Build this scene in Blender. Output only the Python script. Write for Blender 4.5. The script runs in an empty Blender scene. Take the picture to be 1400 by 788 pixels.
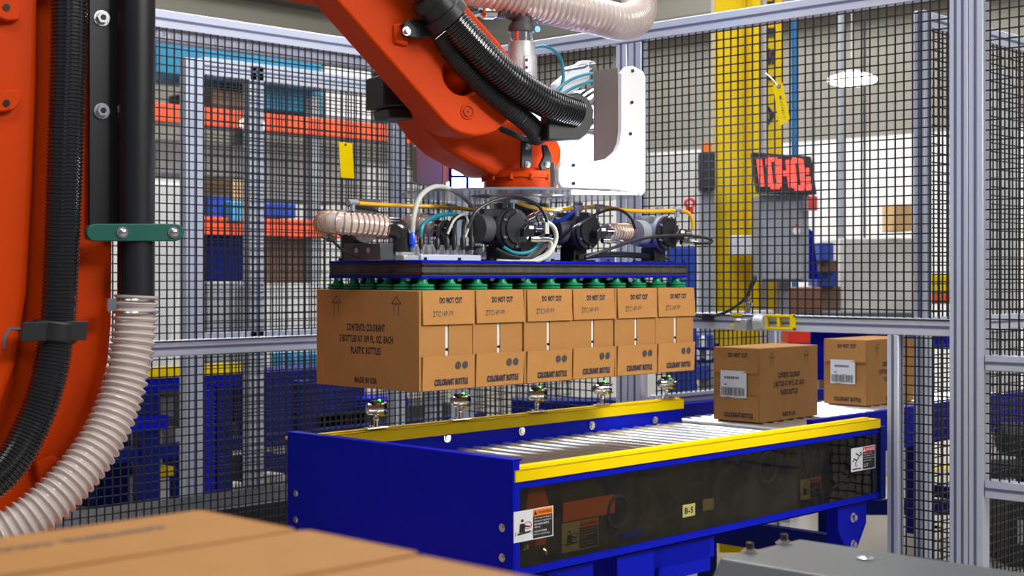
import bpy, bmesh, math, random
from mathutils import Vector, Matrix, Quaternion
random.seed(7)
PI = math.pi
V = Vector
S = bpy.context.scene
COL = S.collection
# ---------------------------------------------------------------- camera
F = 1967.0; EYE = 1.35; CX, CY = 700.0, 374.0
AX = V((0.6947, 0.7193)); AY = V((-0.7193, 0.6947))      # world X and Y seen as (right, forward)
NC = V((0.004, 3.80))                                     # conveyor corner = world origin
CAM = V((-(NC.x*AX.x + NC.y*AX.y), -(NC.x*AY.x + NC.y*AY.y), EYE))
cd = bpy.data.cameras.new('camera'); cam = bpy.data.objects.new('camera', cd); COL.objects.link(cam)
fwd = V((AX.y, AY.y, 0)).normalized()
cam.location = CAM
cam.rotation_euler = fwd.to_track_quat('-Z', 'Y').to_euler()
cd.sensor_width = 36; cd.lens = 36*F/1400; cd.shift_y = -20/1400
cd.clip_start = 0.05; cd.clip_end = 100
cd.dof.use_dof = True; cd.dof.focus_distance = 4.45; cd.dof.aperture_fstop = 4.2
S.camera = cam
# ---------------------------------------------------------------- world, lights, exposure
w = bpy.data.worlds.new('hall_air'); S.world = w; w.use_nodes = True
w.node_tree.nodes['Background'].inputs[0].default_value = (0.75, 0.82, 1.0, 1)
w.node_tree.nodes['Background'].inputs[1].default_value = 0.17
S.view_settings.view_transform = 'Standard'; S.view_settings.look = 'None'
S.view_settings.exposure = 0.0; S.view_settings.gamma = 1.0
def area(loc, to, sx, sy, power, col=(1, 1, 1)):
    l = bpy.data.lights.new('area_light', 'AREA'); l.shape = 'RECTANGLE'; l.size = sx; l.size_y = sy
    l.energy = power; l.color = col
    o = bpy.data.objects.new('area_light', l); COL.objects.link(o); o.location = loc
    o.rotation_euler = (V(to)-V(loc)).to_track_quat('-Z', 'Y').to_euler(); return o
area((1.4, -4.2, 4.4), (0.6, 0.5, 1.0), 3.0, 1.6, 170, (1, .97, .93))
sp = bpy.data.lights.new('added_spot', 'SPOT'); sp.energy = 620; sp.spot_size = math.radians(29); sp.spot_blend = .7; sp.shadow_soft_size = .35; sp.color = (1, .96, .88)
so = bpy.data.objects.new('added_spot', sp); COL.objects.link(so); so.location = (1.1, -4.0, 3.3); so.rotation_euler = (V((.80, .45, 1.08))-V((1.1, -4.0, 3.3))).to_track_quat('-Z', 'Y').to_euler()  # unseen spot added to brighten the hanging row of boxes
area((-3.6, 1.2, 4.8), (0.2, 0.8, 1.0), 2.0, 2.0, 30, (.9, .95, 1))
area((-2.2, -1.2, 4.6), (-1.9, -1.2, 0), 1.2, 1.2, 55, (1, .96, .9))  # unseen lamp added to brighten the foreground box tops
area((1.0, 1.0, 4.9), (.6, 2.4, 2.0), 3.0, .8, 62, (.88, .92, 1))  # unseen lamp added to brighten the left fence rails
area((1.2, 1.2, 5.4), (1.2, 1.2, 0), 3.0, 3.0, 150, (.97, .98, 1))
area((5.5, 4.5, 5.4), (5.5, 4.5, 0), 4.0, 4.0, 420, (1, 1, 1))
area((3.5, 6.0, 5.4), (3.5, 6.0, 0), 3.0, 3.0, 160, (.95, .97, 1))
area((6.5, -1.5, 5.4), (6.5, -1.5, 0), 3.0, 3.0, 150, (1, 1, 1))
sp = bpy.data.lights.new('added_spot', 'SPOT'); sp.energy = 260; sp.spot_size = math.radians(34); sp.spot_blend = .8; sp.shadow_soft_size = .4; sp.color = (1, .96, .9)
so = bpy.data.objects.new('added_spot', sp); COL.objects.link(so); so.location = (-.6, -3.6, 3.9); so.rotation_euler = (V((-.95, 1.0, 1.7))-V((-.6, -3.6, 3.9))).to_track_quat('-Z', 'Y').to_euler()  # unseen spot added to brighten the link arm
# ---------------------------------------------------------------- helpers
def ray(px, py): return V(((px-CX)/F, 1.0, (CY-py)/F))
def c2w(r, d, z):                                          # camera (right, forward, up) -> world
    return V((CAM.x + r*AX.x + d*AX.y, CAM.y + r*AY.x + d*AY.y, EYE+z))
def at(px, py, d): k = ray(px, py); return c2w(k.x*d, d, k.z*d)
def on(px, py, p0, n):
    k = ray(px, py); dv = c2w(k.x, 1, k.z)-CAM
    s = (V(p0)-CAM).dot(n)/dv.dot(n); return CAM + dv*s
def OX(px, py, X): return on(px, py, (X, 0, 0), V((1, 0, 0)))
def OY(px, py, Y): return on(px, py, (0, Y, 0), V((0, 1, 0)))
def OZ(px, py, Z): return on(px, py, (0, 0, Z), V((0, 0, 1)))
WR = V((.78, .72, 0))                                      # wrist axis
UD = V((.961, -.277, 0)).normalized(); ND = V((-.277, -.961, 0)).normalized()   # robot arm plane, its normal to the aisle
def PL(px, py, t): return on(px, py, WR+ND*t, ND)

_m = {}
def mat(name, col, rough=.5, metal=0, var=.08, vs=6, bump=0, bs=60, emit=None, es=0, trans=0, alpha=1, coat=0, col2=None, stretch=None, hard=0):
    if name in _m: return _m[name]
    m = bpy.data.materials.new(name); m.use_nodes = True; nt = m.node_tree; N = nt.nodes; L = nt.links
    b = N['Principled BSDF']
    b.inputs['Roughness'].default_value = rough; b.inputs['Metallic'].default_value = metal
    b.inputs['Transmission Weight'].default_value = trans; b.inputs['Alpha'].default_value = alpha
    b.inputs['Coat Weight'].default_value = coat
    tc = N.new('ShaderNodeTexCoord'); mp = N.new('ShaderNodeMapping'); L.new(tc.outputs['Object'], mp.inputs[0])
    if stretch: mp.inputs['Scale'].default_value = stretch
    n = N.new('ShaderNodeTexNoise'); n.inputs['Scale'].default_value = vs; n.inputs['Detail'].default_value = 5
    L.new(mp.outputs[0], n.inputs['Vector'])
    r = N.new('ShaderNodeMix'); r.data_type = 'RGBA'
    if hard:
        mr = N.new('ShaderNodeMapRange'); mr.inputs[1].default_value = .5-hard; mr.inputs[2].default_value = .5+hard; L.new(n.outputs[0], mr.inputs[0]); L.new(mr.outputs[0], r.inputs[0]); n.inputs['Distortion'].default_value = 1.2
    else: L.new(n.outputs[0], r.inputs[0])
    c = V(col); k2 = V(col2) if col2 else c*(1-2*var)
    r.inputs[6].default_value = (*(k2), 1); r.inputs[7].default_value = (*(c*(1+var) if not col2 else c), 1)
    L.new(r.outputs[2], b.inputs['Base Color'])
    if bump:
        n2 = N.new('ShaderNodeTexNoise'); n2.inputs['Scale'].default_value = bs; L.new(mp.outputs[0], n2.inputs['Vector'])
        bp = N.new('ShaderNodeBump'); bp.inputs['Strength'].default_value = bump; bp.inputs['Distance'].default_value = .01
        L.new(n2.outputs[0], bp.inputs['Height']); L.new(bp.outputs[0], b.inputs['Normal'])
    if emit:
        b.inputs['Emission Color'].default_value = (*emit, 1); b.inputs['Emission Strength'].default_value = es
    _m[name] = m; return m
M = dict(
 orange=mat('orange_paint', (.62, .050, .0), .5, var=.05, bump=.03, bs=300),
 blue=mat('blue_powder_coat', (.0, .006, .46), .45, var=.1, vs=3, bump=.04, bs=250),
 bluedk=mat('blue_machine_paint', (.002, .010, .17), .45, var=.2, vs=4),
 yellow=mat('yellow_paint', (.86, .62, .0), .4, var=.06, bump=.03, bs=100),
 yelcol=mat('yellow_column_paint', (.80, .55, .01), .5, var=.1, vs=3),
 alu=mat('anodised_aluminium', (.62, .67, .80), .42, .25, var=.04, vs=30, stretch=(1, 1, 8)),
 groove=mat('profile_groove', (.14, .17, .27), .5, .3),
 wire=mat('black_wire', (.012, .012, .016), .45, var=.1),
 black=mat('black_plastic', (.014, .015, .017), .42, var=.15, vs=20),
 gloss=mat('black_glossy_plastic', (.014, .014, .016), .24, coat=.8, var=.1, vs=20),
 tube=mat('black_steel_tube', (.018, .02, .024), .4, .3, var=.3, vs=9, stretch=(1, 1, .2)),
 steel=mat('bright_steel', (.72, .72, .74), .22, 1, var=.06, vs=20),
 chrome=mat('nickel_plate', (.8, .78, .74), .12, 1, var=.04),
 zinc=mat('zinc_roller', (.85, .87, .90), .27, .85, var=.08, vs=30),
 cast=mat('cast_grey', (.10, .10, .11), .55, .4, var=.2, vs=25, bump=.2, bs=200),
 castlt=mat('cast_light_grey', (.36, .38, .43), .5, .4, var=.1, vs=25, bump=.15, bs=200),
 castsil=mat('cast_silver', (.55, .55, .57), .45, .6, var=.1, vs=25, bump=.15, bs=200),
 dkalu=mat('dark_aluminium_block', (.09, .10, .115), .4, .5, var=.1),
 green=mat('green_rubber', (.0, .27, .11), .40, var=.1, vs=30),
 teal=mat('green_clamp_paint', (.0, .10, .075), .4, var=.12, vs=20),
 tealc=mat('teal_cable', (.0, .22, .30), .4),
 whitec=mat('white_cable', (.55, .56, .50), .45),
 yelt=mat('yellow_air_tube', (.85, .45, .005), .25, coat=.5),
 bluet=mat('blue_air_tube', (.01, .08, .75), .25, coat=.5),
 red=mat('red_plastic', (.75, .03, .01), .4),
 orcol=mat('orange_beam_paint', (.85, .09, .02), .5, var=.1),
 pvc=mat('clear_pvc_hose', (.80, .70, .68), .2, var=.05, trans=.30, coat=.3),
 pvcr=mat('hose_helix', (.80, .66, .58), .2, var=.04, trans=.15, coat=.5),
 copper=mat('copper_helix', (.55, .33, .2), .3, .5),
 foam=mat('dark_foam_edge', (.085, .075, .07), .6, .2, var=.45, vs=60, stretch=(1, 1, .3)),
 card=mat('kraft_board', (.42, .205, .066), .75, var=.07, vs=14, bump=.06, bs=120),
 card2=mat('kraft_board_flap', (.46, .222, .070), .75, var=.07, vs=14, bump=.06, bs=120),
 ink=mat('blue_black_ink', (.022, .024, .05), .7, var=.2, vs=200),
 inkg=mat('grey_ink', (.075, .07, .075), .7, var=.2, vs=200),
 paper=mat('white_label_paper', (.72, .74, .78), .5, var=.03),
 white=mat('white_painted_sheet', (.80, .81, .84), .4, var=.03, coat=.2),
 greyp=mat('shaded_sheet_grey', (.25, .25, .21), .5, var=.05),  # shade painted in: grey for the turned-away sheets of the white housing
 machine=mat('grey_machine_paint', (.12, .135, .14), .38, .3, var=.2, vs=3, bump=.05, bs=200),
 cab=mat('grey_cabinet', (.30, .33, .36), .45, var=.06),
 clearp=mat('clear_panel_edge', (.5, .6, .9), .15, trans=.8),
 wood=mat('pallet_wood', (.38, .25, .13), .8, var=.25, vs=8, stretch=(1, 8, 8)),
 tan=mat('tan_board', (.58, .36, .15), .7),
 dark=mat('dark_machine', (.018, .022, .028), .5, var=.3, vs=4),
 ledw=mat('white_led_panel', (.9, .9, 1), .4, emit=(.66, .84, 1), es=6),
 ledb=mat('blue_led_rim', (.1, .2, 1), .4, emit=(.03, .10, 1), es=8),
 ledr=mat('red_led_digits', (.6, .02, .02), .4, emit=(1, .035, .022), es=4),
 lamp=mat('lamp_glass', (.9, .9, .9), .3, emit=(1, .93, .82), es=14),
 ledg=mat('green_led', (.1, .7, .05), .4, emit=(.15, .9, .05), es=1.5),
 orl=mat('orange_label_ink', (.90, .20, .0), .5), redl=mat('red_label_ink', (.65, .02, .03), .5),
 blk=mat('label_black', (.012, .01, .012), .5),
 yeltint=mat('label_yellow_tint', (.30, .28, .10), .6), ordim=mat('dim_orange', (.50, .10, .01), .6),
 back=mat('mottled_backing', (.060, .052, .040), .3, vs=8, bump=.5, bs=11, col2=(.003, .003, .002), hard=.12),  # dark and lighter mottling from hard-edged noise
 bluebin=mat('blue_bin_plastic', (.01, .06, .42), .5, var=.1), tealbin=mat('teal_sheet', (.01, .20, .36), .5, var=.2, vs=4),
 skyb=mat('light_blue_plastic', (.05, .35, .65), .5), offw=mat('off_white', (.55, .56, .55), .6, var=.1, vs=3),
 brown=mat('brown_goods', (.17, .10, .06), .7, var=.2), bluepipe=mat('blue_pipe_paint', (.01, .20, .62), .4),
)
def surf(name, col, col2, scale, rough, bump=0, bs=30):
    return mat(name, col, rough, vs=scale, col2=col2, bump=bump, bs=bs)
m_floor = surf('polished_concrete', (.50, .45, .38), (.36, .32, .27), 1.5, .3, .02, 20)
m_ceil = surf('ceiling_deck', (.16, .15, .12), (.11, .10, .08), 1.0, .8)
# smoked pane: real see-through sheet with gloss
def pane_mat():
    m = bpy.data.materials.new('smoked_pane'); m.use_nodes = True; nt = m.node_tree; N = nt.nodes; L = nt.links
    o = N['Material Output']; N.remove(N['Principled BSDF'])
    t = N.new('ShaderNodeBsdfTransparent'); t.inputs[0].default_value = (.66, .63, .56, 1)
    g = N.new('ShaderNodeBsdfGlossy'); g.inputs['Roughness'].default_value = .05; g.inputs[0].default_value = (.9, .95, 1, 1)
    f0 = N.new('ShaderNodeLayerWeight'); f0.inputs[0].default_value = .35; f1 = N.new('ShaderNodeMath'); f1.operation = 'POWER'; f1.inputs[1].default_value = 3; L.new(f0.outputs['Facing'], f1.inputs[0])
    f = N.new('ShaderNodeMath'); f.operation = 'MULTIPLY_ADD'; f.inputs[1].default_value = .4; f.inputs[2].default_value = .02; L.new(f1.outputs[0], f.inputs[0])
    x = N.new('ShaderNodeMixShader'); L.new(f.outputs[0], x.inputs[0]); L.new(t.outputs[0], x.inputs[1]); L.new(g.outputs[0], x.inputs[2])
    tc = N.new('ShaderNodeTexCoord'); n = N.new('ShaderNodeTexNoise'); n.inputs['Scale'].default_value = 3.5; n.inputs['Distortion'].default_value = 1.5
    L.new(tc.outputs['Object'], n.inputs['Vector'])
    b = N.new('ShaderNodeBump'); b.inputs['Strength'].default_value = .12; b.inputs['Distance'].default_value = .02
    L.new(n.outputs[0], b.inputs['Height']); L.new(b.outputs[0], g.inputs['Normal'])
    L.new(x.outputs[0], o.inputs[0]); return m
M['pane'] = pane_mat()
for _n in ('yellow_paint', 'yellow_column_paint', 'blue_powder_coat', 'blue_machine_paint', 'orange_paint', 'kraft_board', 'kraft_board_flap'): bpy.data.materials[_n].node_tree.nodes['Principled BSDF'].inputs['Specular IOR Level'].default_value = .12
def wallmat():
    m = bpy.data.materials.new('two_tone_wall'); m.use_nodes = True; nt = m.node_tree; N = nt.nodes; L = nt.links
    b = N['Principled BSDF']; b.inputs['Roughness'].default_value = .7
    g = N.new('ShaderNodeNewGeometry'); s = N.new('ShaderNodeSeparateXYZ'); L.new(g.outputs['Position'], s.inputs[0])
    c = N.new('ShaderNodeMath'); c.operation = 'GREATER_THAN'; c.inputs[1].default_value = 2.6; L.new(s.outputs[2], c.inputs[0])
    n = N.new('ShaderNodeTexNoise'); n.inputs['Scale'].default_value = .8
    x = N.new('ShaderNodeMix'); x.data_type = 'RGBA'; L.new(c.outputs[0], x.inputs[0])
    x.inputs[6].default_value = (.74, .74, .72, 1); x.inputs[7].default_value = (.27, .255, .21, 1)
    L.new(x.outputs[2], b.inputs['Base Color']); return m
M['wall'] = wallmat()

class MB:
    def __init__(s): s.v = []; s.f = []
    def add(s, vs, fs):
        k = len(s.v); s.v += [V(p) for p in vs]; s.f += [tuple(i+k for i in f) for f in fs]; return s
    def hexa(s, p): return s.add(p, [(0, 3, 2, 1), (4, 5, 6, 7), (0, 1, 5, 4), (1, 2, 6, 5), (2, 3, 7, 6), (3, 0, 4, 7)])
    def box(s, a, b):
        x0, y0, z0 = [min(a[i], b[i]) for i in range(3)]; x1, y1, z1 = [max(a[i], b[i]) for i in range(3)]
        return s.hexa([(x0, y0, z0), (x1, y0, z0), (x1, y1, z0), (x0, y1, z0), (x0, y0, z1), (x1, y0, z1), (x1, y1, z1), (x0, y1, z1)])
    def obox(s, c, ax, ay, az):                            # centre + half vectors
        c, ax, ay, az = map(V, (c, ax, ay, az))
        return s.hexa([c-ax-ay-az, c+ax-ay-az, c+ax+ay-az, c-ax+ay-az, c-ax-ay+az, c+ax-ay+az, c+ax+ay+az, c-ax+ay+az])
    def prism(s, pts, off):
        pts = [V(p) for p in pts]; n = len(pts); off = V(off)
        return s.add(pts+[p+off for p in pts], [tuple(range(n))[::-1], tuple(range(n, 2*n))]+[(i, (i+1) % n, (i+1) % n+n, i+n) for i in range(n)])
    def cyl(s, a, b, r, r2=None, n=16): return s.lathe(a, b, [(0, r), (1, r if r2 is None else r2)], n)
    def lathe(s, a, b, prof, n=20, caps=True):             # prof: (fraction along a-b, radius)
        a, b = V(a), V(b); d = b-a; q = d.to_track_quat('Z', 'Y'); X = q @ V((1, 0, 0)); Y = q @ V((0, 1, 0))
        vs = []; fs = []
        for t, r in prof:
            for i in range(n):
                g = 2*PI*i/n; vs.append(a+d*t+(X*math.cos(g)+Y*math.sin(g))*r)
        for j in range(len(prof)-1):
            for i in range(n):
                i2 = (i+1) % n; fs.append((j*n+i, j*n+i2, (j+1)*n+i2, (j+1)*n+i))
        if caps: fs += [tuple(range(n))[::-1], tuple(range((len(prof)-1)*n, len(prof)*n))]
        return s.add(vs, fs)
    def sweep(s, pts, rf, step=.01, n=12, caps=True, flat=1.0):
        P = resample(pts, step); m = len(P); T = [(P[min(i+1, m-1)]-P[max(i-1, 0)]).normalized() for i in range(m)]
        u = T[0].orthogonal().normalized(); vs = []; L = 0; fs = []
        for i in range(m):
            if i: L += (P[i]-P[i-1]).length; u = T[i-1].rotation_difference(T[i]) @ u
            w_ = T[i].cross(u); r = rf(i, L) if callable(rf) else rf
            for k in range(n):
                g = 2*PI*k/n; vs.append(P[i]+(u*math.cos(g)+w_*math.sin(g)*flat)*r)
        for i in range(m-1):
            for k in range(n):
                k2 = (k+1) % n; fs.append((i*n+k, i*n+k2, (i+1)*n+k2, (i+1)*n+k))
        if caps: fs += [tuple(range(n))[::-1], tuple(range((m-1)*n, m*n))]
        return s.add(vs, fs)
    def torus(s, c, ax, R, r, n=24, k=8):
        c = V(c); q = V(ax).to_track_quat('Z', 'Y'); vs = []; fs = []
        for i in range(n):
            g = 2*PI*i/n; d = q @ V((math.cos(g), math.sin(g), 0)); z = q @ V((0, 0, 1))
            for j in range(k):
                h = 2*PI*j/k; vs.append(c+d*(R+r*math.cos(h))+z*r*math.sin(h))
        for i in range(n):
            for j in range(k): fs.append((i*k+j, ((i+1) % n)*k+j, ((i+1) % n)*k+(j+1) % k, i*k+(j+1) % k))
        return s.add(vs, fs)
    def sphere(s, c, r, n=12, sq=(1, 1, 1)):
        c = V(c); m = n//2
        vs = [c+V((0, 0, r*sq[2]))]; fs = []
        for j in range(1, m):
            a = PI*j/m
            for i in range(n): g = 2*PI*i/n; vs.append(c+V((r*math.sin(a)*math.cos(g)*sq[0], r*math.sin(a)*math.sin(g)*sq[1], r*math.cos(a)*sq[2])))
        vs.append(c-V((0, 0, r*sq[2])))
        for i in range(n):
            i2 = (i+1) % n; fs.append((0, 1+i, 1+i2)); fs.append((len(vs)-1, 1+(m-2)*n+i2, 1+(m-2)*n+i))
            for j in range(m-2): fs.append((1+j*n+i, 1+(j+1)*n+i, 1+(j+1)*n+i2, 1+j*n+i2))
        return s.add(vs, fs)
    def bounds(s): return [V([f(p[i] for p in s.v) for i in range(3)]) for f in (min, max)]
def resample(pts, step):
    P = [V(p) for p in pts]
    if len(P) > 2:
        Q = []
        E = [P[0]*2-P[1]]+P+[P[-1]*2-P[-2]]
        for i in range(1, len(E)-2):
            a, b, c, d = E[i-1:i+3]
            for k in range(16):
                t = k/16; Q.append(.5*((2*b)+(c-a)*t+(2*a-5*b+4*c-d)*t*t+(3*b-a-3*c+d)*t**3))
        Q.append(P[-1]); P = Q
    L = [0]
    for i in range(1, len(P)): L.append(L[-1]+(P[i]-P[i-1]).length)
    n = max(2, int(L[-1]/step)+1); out = []; j = 0
    for k in range(n):
        d = L[-1]*k/(n-1)
        while j < len(L)-2 and L[j+1] < d: j += 1
        out.append(P[j].lerp(P[j+1], (d-L[j])/max(1e-9, L[j+1]-L[j])))
    return out
ORG = {}
def build(name, mb, material, parent=None, origin=None, bev=0, seg=2, smooth=35, kind=None, label=None):
    lo, hi = mb.bounds()
    O = V(origin) if origin is not None else V(((lo.x+hi.x)/2, (lo.y+hi.y)/2, lo.z))
    me = bpy.data.meshes.new(name); me.from_pydata([p-O for p in mb.v], [], mb.f)
    bm = bmesh.new(); bm.from_mesh(me); bmesh.ops.recalc_face_normals(bm, faces=bm.faces); bm.to_mesh(me); bm.free()
    me.materials.append(M[material] if isinstance(material, str) else material)
    me.shade_smooth(); me.set_sharp_from_angle(angle=math.radians(smooth))
    o = bpy.data.objects.new(name, me); COL.objects.link(o); ORG[o.name] = O
    if parent: o.parent = parent; o.location = O-ORG[parent.name]
    else: o.location = O
    if bev:
        b = o.modifiers.new('bevel', 'BEVEL'); b.width = bev; b.segments = seg; b.limit_method = 'ANGLE'; b.angle_limit = math.radians(30)
    if kind: o['kind'] = kind
    if label: o['label'] = label
    return o
def thing(name, loc, label, cat, group=None):
    o = bpy.data.objects.new(name, None); COL.objects.link(o); o.location = loc; ORG[o.name] = V(loc)
    return tag(o, label, cat, group)
def tag(o, label, cat, group=None):
    o['label'] = label; o['category'] = cat
    if group: o['group'] = group
    return o
def inst(src, parent, loc):                                # a further part sharing the mesh of src
    o = src.copy(); COL.objects.link(o); o.parent = parent; ORG[o.name] = V(loc); o.location = V(loc)-ORG[parent.name]; return o
def tree(o, parent=None):
    c = o.copy(); COL.objects.link(c); c.parent = parent
    for ch in [x for x in o.children]: tree(ch, c)
    return c
_fc = bpy.data.curves.new('font_tmp', 'FONT'); _fo = bpy.data.objects.new('font_tmp', _fc); COL.objects.link(_fo)
def text(mb, s, o, ux, uz, w_, h, bold=.0, shear=0, t=.0004):   # lettering centred at o, spanning w_ x h along ux, uz
    _fc.body = s; _fc.extrude = 0; _fc.offset = bold; _fc.shear = shear; _fc.resolution_u = 3; _fc.size = 1; _fc.space_character = 1.14
    bpy.context.view_layer.update()
    me = _fo.evaluated_get(bpy.context.evaluated_depsgraph_get()).to_mesh()
    vs = [v.co.copy() for v in me.vertices]; fs = [tuple(p.vertices) for p in me.polygons]
    x0, x1 = min(v.x for v in vs), max(v.x for v in vs); y0, y1 = min(v.y for v in vs), max(v.y for v in vs)
    o, ux, uz = V(o), V(ux).normalized(), V(uz).normalized(); n = ux.cross(uz)
    mb.add([o+ux*((v.x-(x0+x1)/2)/(x1-x0)*w_)+uz*((v.y-(y0+y1)/2)/(y1-y0)*h)+n*t for v in vs], fs)
    _fo.to_mesh_clear(); return mb
def quad(mb, o, ux, uz, w_, h, t=.0003):
    o, ux, uz = V(o), V(ux).normalized()*w_/2, V(uz).normalized()*h/2; n = ux.cross(uz).normalized()*t
    return mb.add([o-ux-uz+n, o+ux-uz+n, o+ux+uz+n, o-ux+uz+n], [(0, 1, 2, 3)])
EX, EY, EZ = V((1, 0, 0)), V((0, 1, 0)), V((0, 0, 1))
def bolt(name, p, n, r, parent, material='steel', h=.4, label=None):
    p, n = V(p), V(n).normalized(); mb = MB()
    mb.cyl(p, p+n*r*.25, r*1.25, n=14); mb.cyl(p+n*r*.25, p+n*r*(.25+h*2), r*.8, n=6)
    return build(name, mb, material, parent, label=label)
# ================================================================ SETTING
o = build('floor', MB().box((-6, -6, -.05), (9, 10, 0)), m_floor); o['kind'] = 'structure'
o = build('ceiling', MB().box((-6, -6, 5.9), (9, 10, 6.0)), m_ceil); o['kind'] = 'structure'
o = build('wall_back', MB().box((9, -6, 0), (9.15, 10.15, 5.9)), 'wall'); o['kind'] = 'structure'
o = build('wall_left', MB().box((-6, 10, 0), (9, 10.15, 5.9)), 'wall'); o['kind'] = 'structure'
for i, z in enumerate((3.75, 4.35)):
    o = build('trim_%d' % (i+1), MB().box((8.72, -6, z), (9.0, 10, z+.16)), m_ceil); o['kind'] = 'structure'
for i, z in enumerate((3.7, 4.25)):
    o = build('trim_%d' % (i+3), MB().box((-6, 9.7, z), (8.7, 10, z+.14)), m_ceil); o['kind'] = 'structure'
# ================================================================ FENCES
P = .034
def profile(name, a, b, wa, wb, parent, side):             # extruded section a-b; wa, wb = half widths vectors; grooves on the faces of 'side'
    a, b = V(a), V(b); wa, wb = V(wa), V(wb); d = (b-a)/2; c = (a+b)/2
    o = build(name, MB().obox(c, d, wa, wb), 'alu', parent, bev=.003, seg=1)
    g = MB()
    for s in side:
        s = V(s); o2 = wb if abs(s.normalized().dot(wa.normalized())) > .5 else wa
        g.obox(c+s, d*.999, o2.normalized()*.005, s.normalized()*.0012)
    if g.v: build('groove', g, 'groove', o)
    return o
def mesh_panel(org, ux, w_, z0, z1, parent, r=.0023):
    mb = MB(); org, ux = V(org), V(ux).normalized(); n = ux.cross(EZ)
    k = int(w_/P); off = (w_-k*P)/2
    for i in range(k+1):
        p = org+ux*(off+i*P); mb.obox(V((p.x, p.y, (z0+z1)/2)), ux*r, n*r, EZ*(z1-z0)/2)
    k = int((z1-z0)/P)
    for i in range(k+1):
        p = org+ux*w_/2-n*r; mb.obox(V((p.x, p.y, z1-.01-i*P)), ux*w_/2, n*r, EZ*r)
    return build('wire_mesh', mb, 'wire', parent, kind='stuff')
FX, FY = 1.95, 2.29; TOP = 2.385; h = .0225
# left fence along X at Y=FY
t = thing('safety_fence', (0, FY, 0), 'long aluminium framed black mesh fence behind the robot and gripper on the left', 'fence')
profile('top_rail', (-1.6, FY, TOP-.036), (FX-h, FY, TOP-.036), (0, h, 0), (0, 0, .036), t, [(0, -h, 0)])
profile('top_rail', (-1.6, FY+.01, TOP-.098), (FX-h, FY+.01, TOP-.098), (0, h, 0), (0, 0, .025), t, [])
zm = EYE-.265-.03
profile('middle_rail', (-1.6, FY, zm), (FX-h, FY, zm), (0, h, 0), (0, 0, .032), t, [(0, -h, 0)])
profile('bottom_rail', (-1.6, FY, .17), (FX-h, FY, .17), (0, h, 0), (0, 0, .03), t, [(0, -h, 0)])
for x in (-1.6-h, ):
    profile('post', (x, FY, 0), (x, FY, TOP), (h, 0, 0), (0, h, 0), t, [(0, -h, 0)])
pp = OY(552, 300, FY).x
profile('post', (pp, FY+.05, 0), (pp, FY+.05, TOP-.08), (h*1.6, 0, 0), (0, h, 0), t, [(0, -h, 0)])
mesh_panel((-1.6, FY-h-.004, 0), EX, 1.6+FX-h-.03, zm+.032, TOP-.07, t)
mesh_panel((-1.6, FY-h-.004, 0), EX, 1.6+FX-h-.03, .2, zm-.033, t)
# right fence along Y at X=FX
t = thing('safety_fence', (FX, 1.0, 0), 'aluminium mesh fence across the conveyor with the yellow paper tag', 'fence')
def ypx(px): return OX(px, 300, FX).y
ye = ypx(1303)
profile('top_rail', (FX, ye, TOP-.034), (FX, FY+h, TOP-.034), (h, 0, 0), (0, 0, .034), t, [(-h, 0, 0)])
zr = OX(1175, 433, FX).z; zr2 = OX(1175, 456, FX).z; zc = (zr+zr2)/2; hz = (zr-zr2)/2
profile('middle_rail', (FX, ye, zc), (FX, FY-h, zc), (h, 0, 0), (0, 0, hz), t, [(-h, 0, 0)])
for a, b in ((845, 861), (862, 881)):
    y0, y1 = ypx(b), ypx(a); profile('post', (FX+.004, (y0+y1)/2, 0), (FX+.004, (y0+y1)/2, TOP-.07), (h, 0, 0), (0, abs(y1-y0)/2-.002, 0), t, [(-h, 0, 0)])
profile('post', (FX, FY-.08, 0), (FX, FY-.08, TOP-.07), (h, 0, 0), (0, .055, 0), t, [(-h, .02, 0), (-h, -.02, 0)])
profile('post', (FX, -.032, 0), (FX, -.032, zc-hz), (h, 0, 0), (0, .0225, 0), t, [(-h, 0, 0), (0, -.0225, 0)])
ya = ypx(883)
mesh_panel((FX-h-.004, ya, 0), -EY, ya-ye, zc+hz, TOP-.068, t)
mesh_panel((FX-h-.004, FY-.14, 0), -EY, FY-.14-ypx(843), zc+hz, TOP-.068, t)
mesh_panel((FX-h-.004, FY-.14, 0), -EY, FY-.14-ypx(843), .2, zc-hz, t)
yb = -.06
mesh_panel((FX+.004, yb, 0), -EY, yb-ye, .1, zc-hz, t)
# corner posts and gate at the right
t = thing('gate_post', (FX, ye-.05, 0), 'thick pair of aluminium posts from floor to top at the right', 'post')
yg = ypx(1350); ym = ypx(1329)
profile('upright', (FX, (ye+ym)/2, 0), (FX, (ye+ym)/2, 2.6), (.03, 0, 0), (0, abs(ye-ym)/2-.001, 0), t, [(-.03, .012, 0), (-.03, -.014, 0)])
profile('upright', (FX-.004, (yg+ym)/2, 0), (FX-.004, (yg+ym)/2, 2.6), (.026, 0, 0), (0, abs(yg-ym)/2-.002, 0), t, [(-.026, .002, 0)])
t = thing('safety_gate', (FX, yg-.4, 0), 'mesh gate with three cross rails at the right picture edge', 'gate')
yr = yg-.9
def zpx(px, py): return OX(px, py, FX).z
rails = []
for (a, b) in ((486, 508), (658, 683)):
    z0, z1 = zpx(1375, b), zpx(1375, a); rails.append((z0, z1))
    profile('cross_rail', (FX, yg-.001, (z0+z1)/2), (FX, yr, (z0+z1)/2), (h, 0, 0), (0, 0, (z1-z0)/2), t, [(-h, 0, 0)])
profile('cross_rail', (FX, yg-.001, 2.55), (FX, yr, 2.55), (h, 0, 0), (0, 0, .03), t, [(-h, 0, 0)])
profile('stile', (FX, yr, 0), (FX, yr, 2.6), (h, 0, 0), (0, .03, 0), t, [])
mesh_panel((FX-h, yg-.004, 0), -EY, .85, rails[0][1], 2.53, t)
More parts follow.
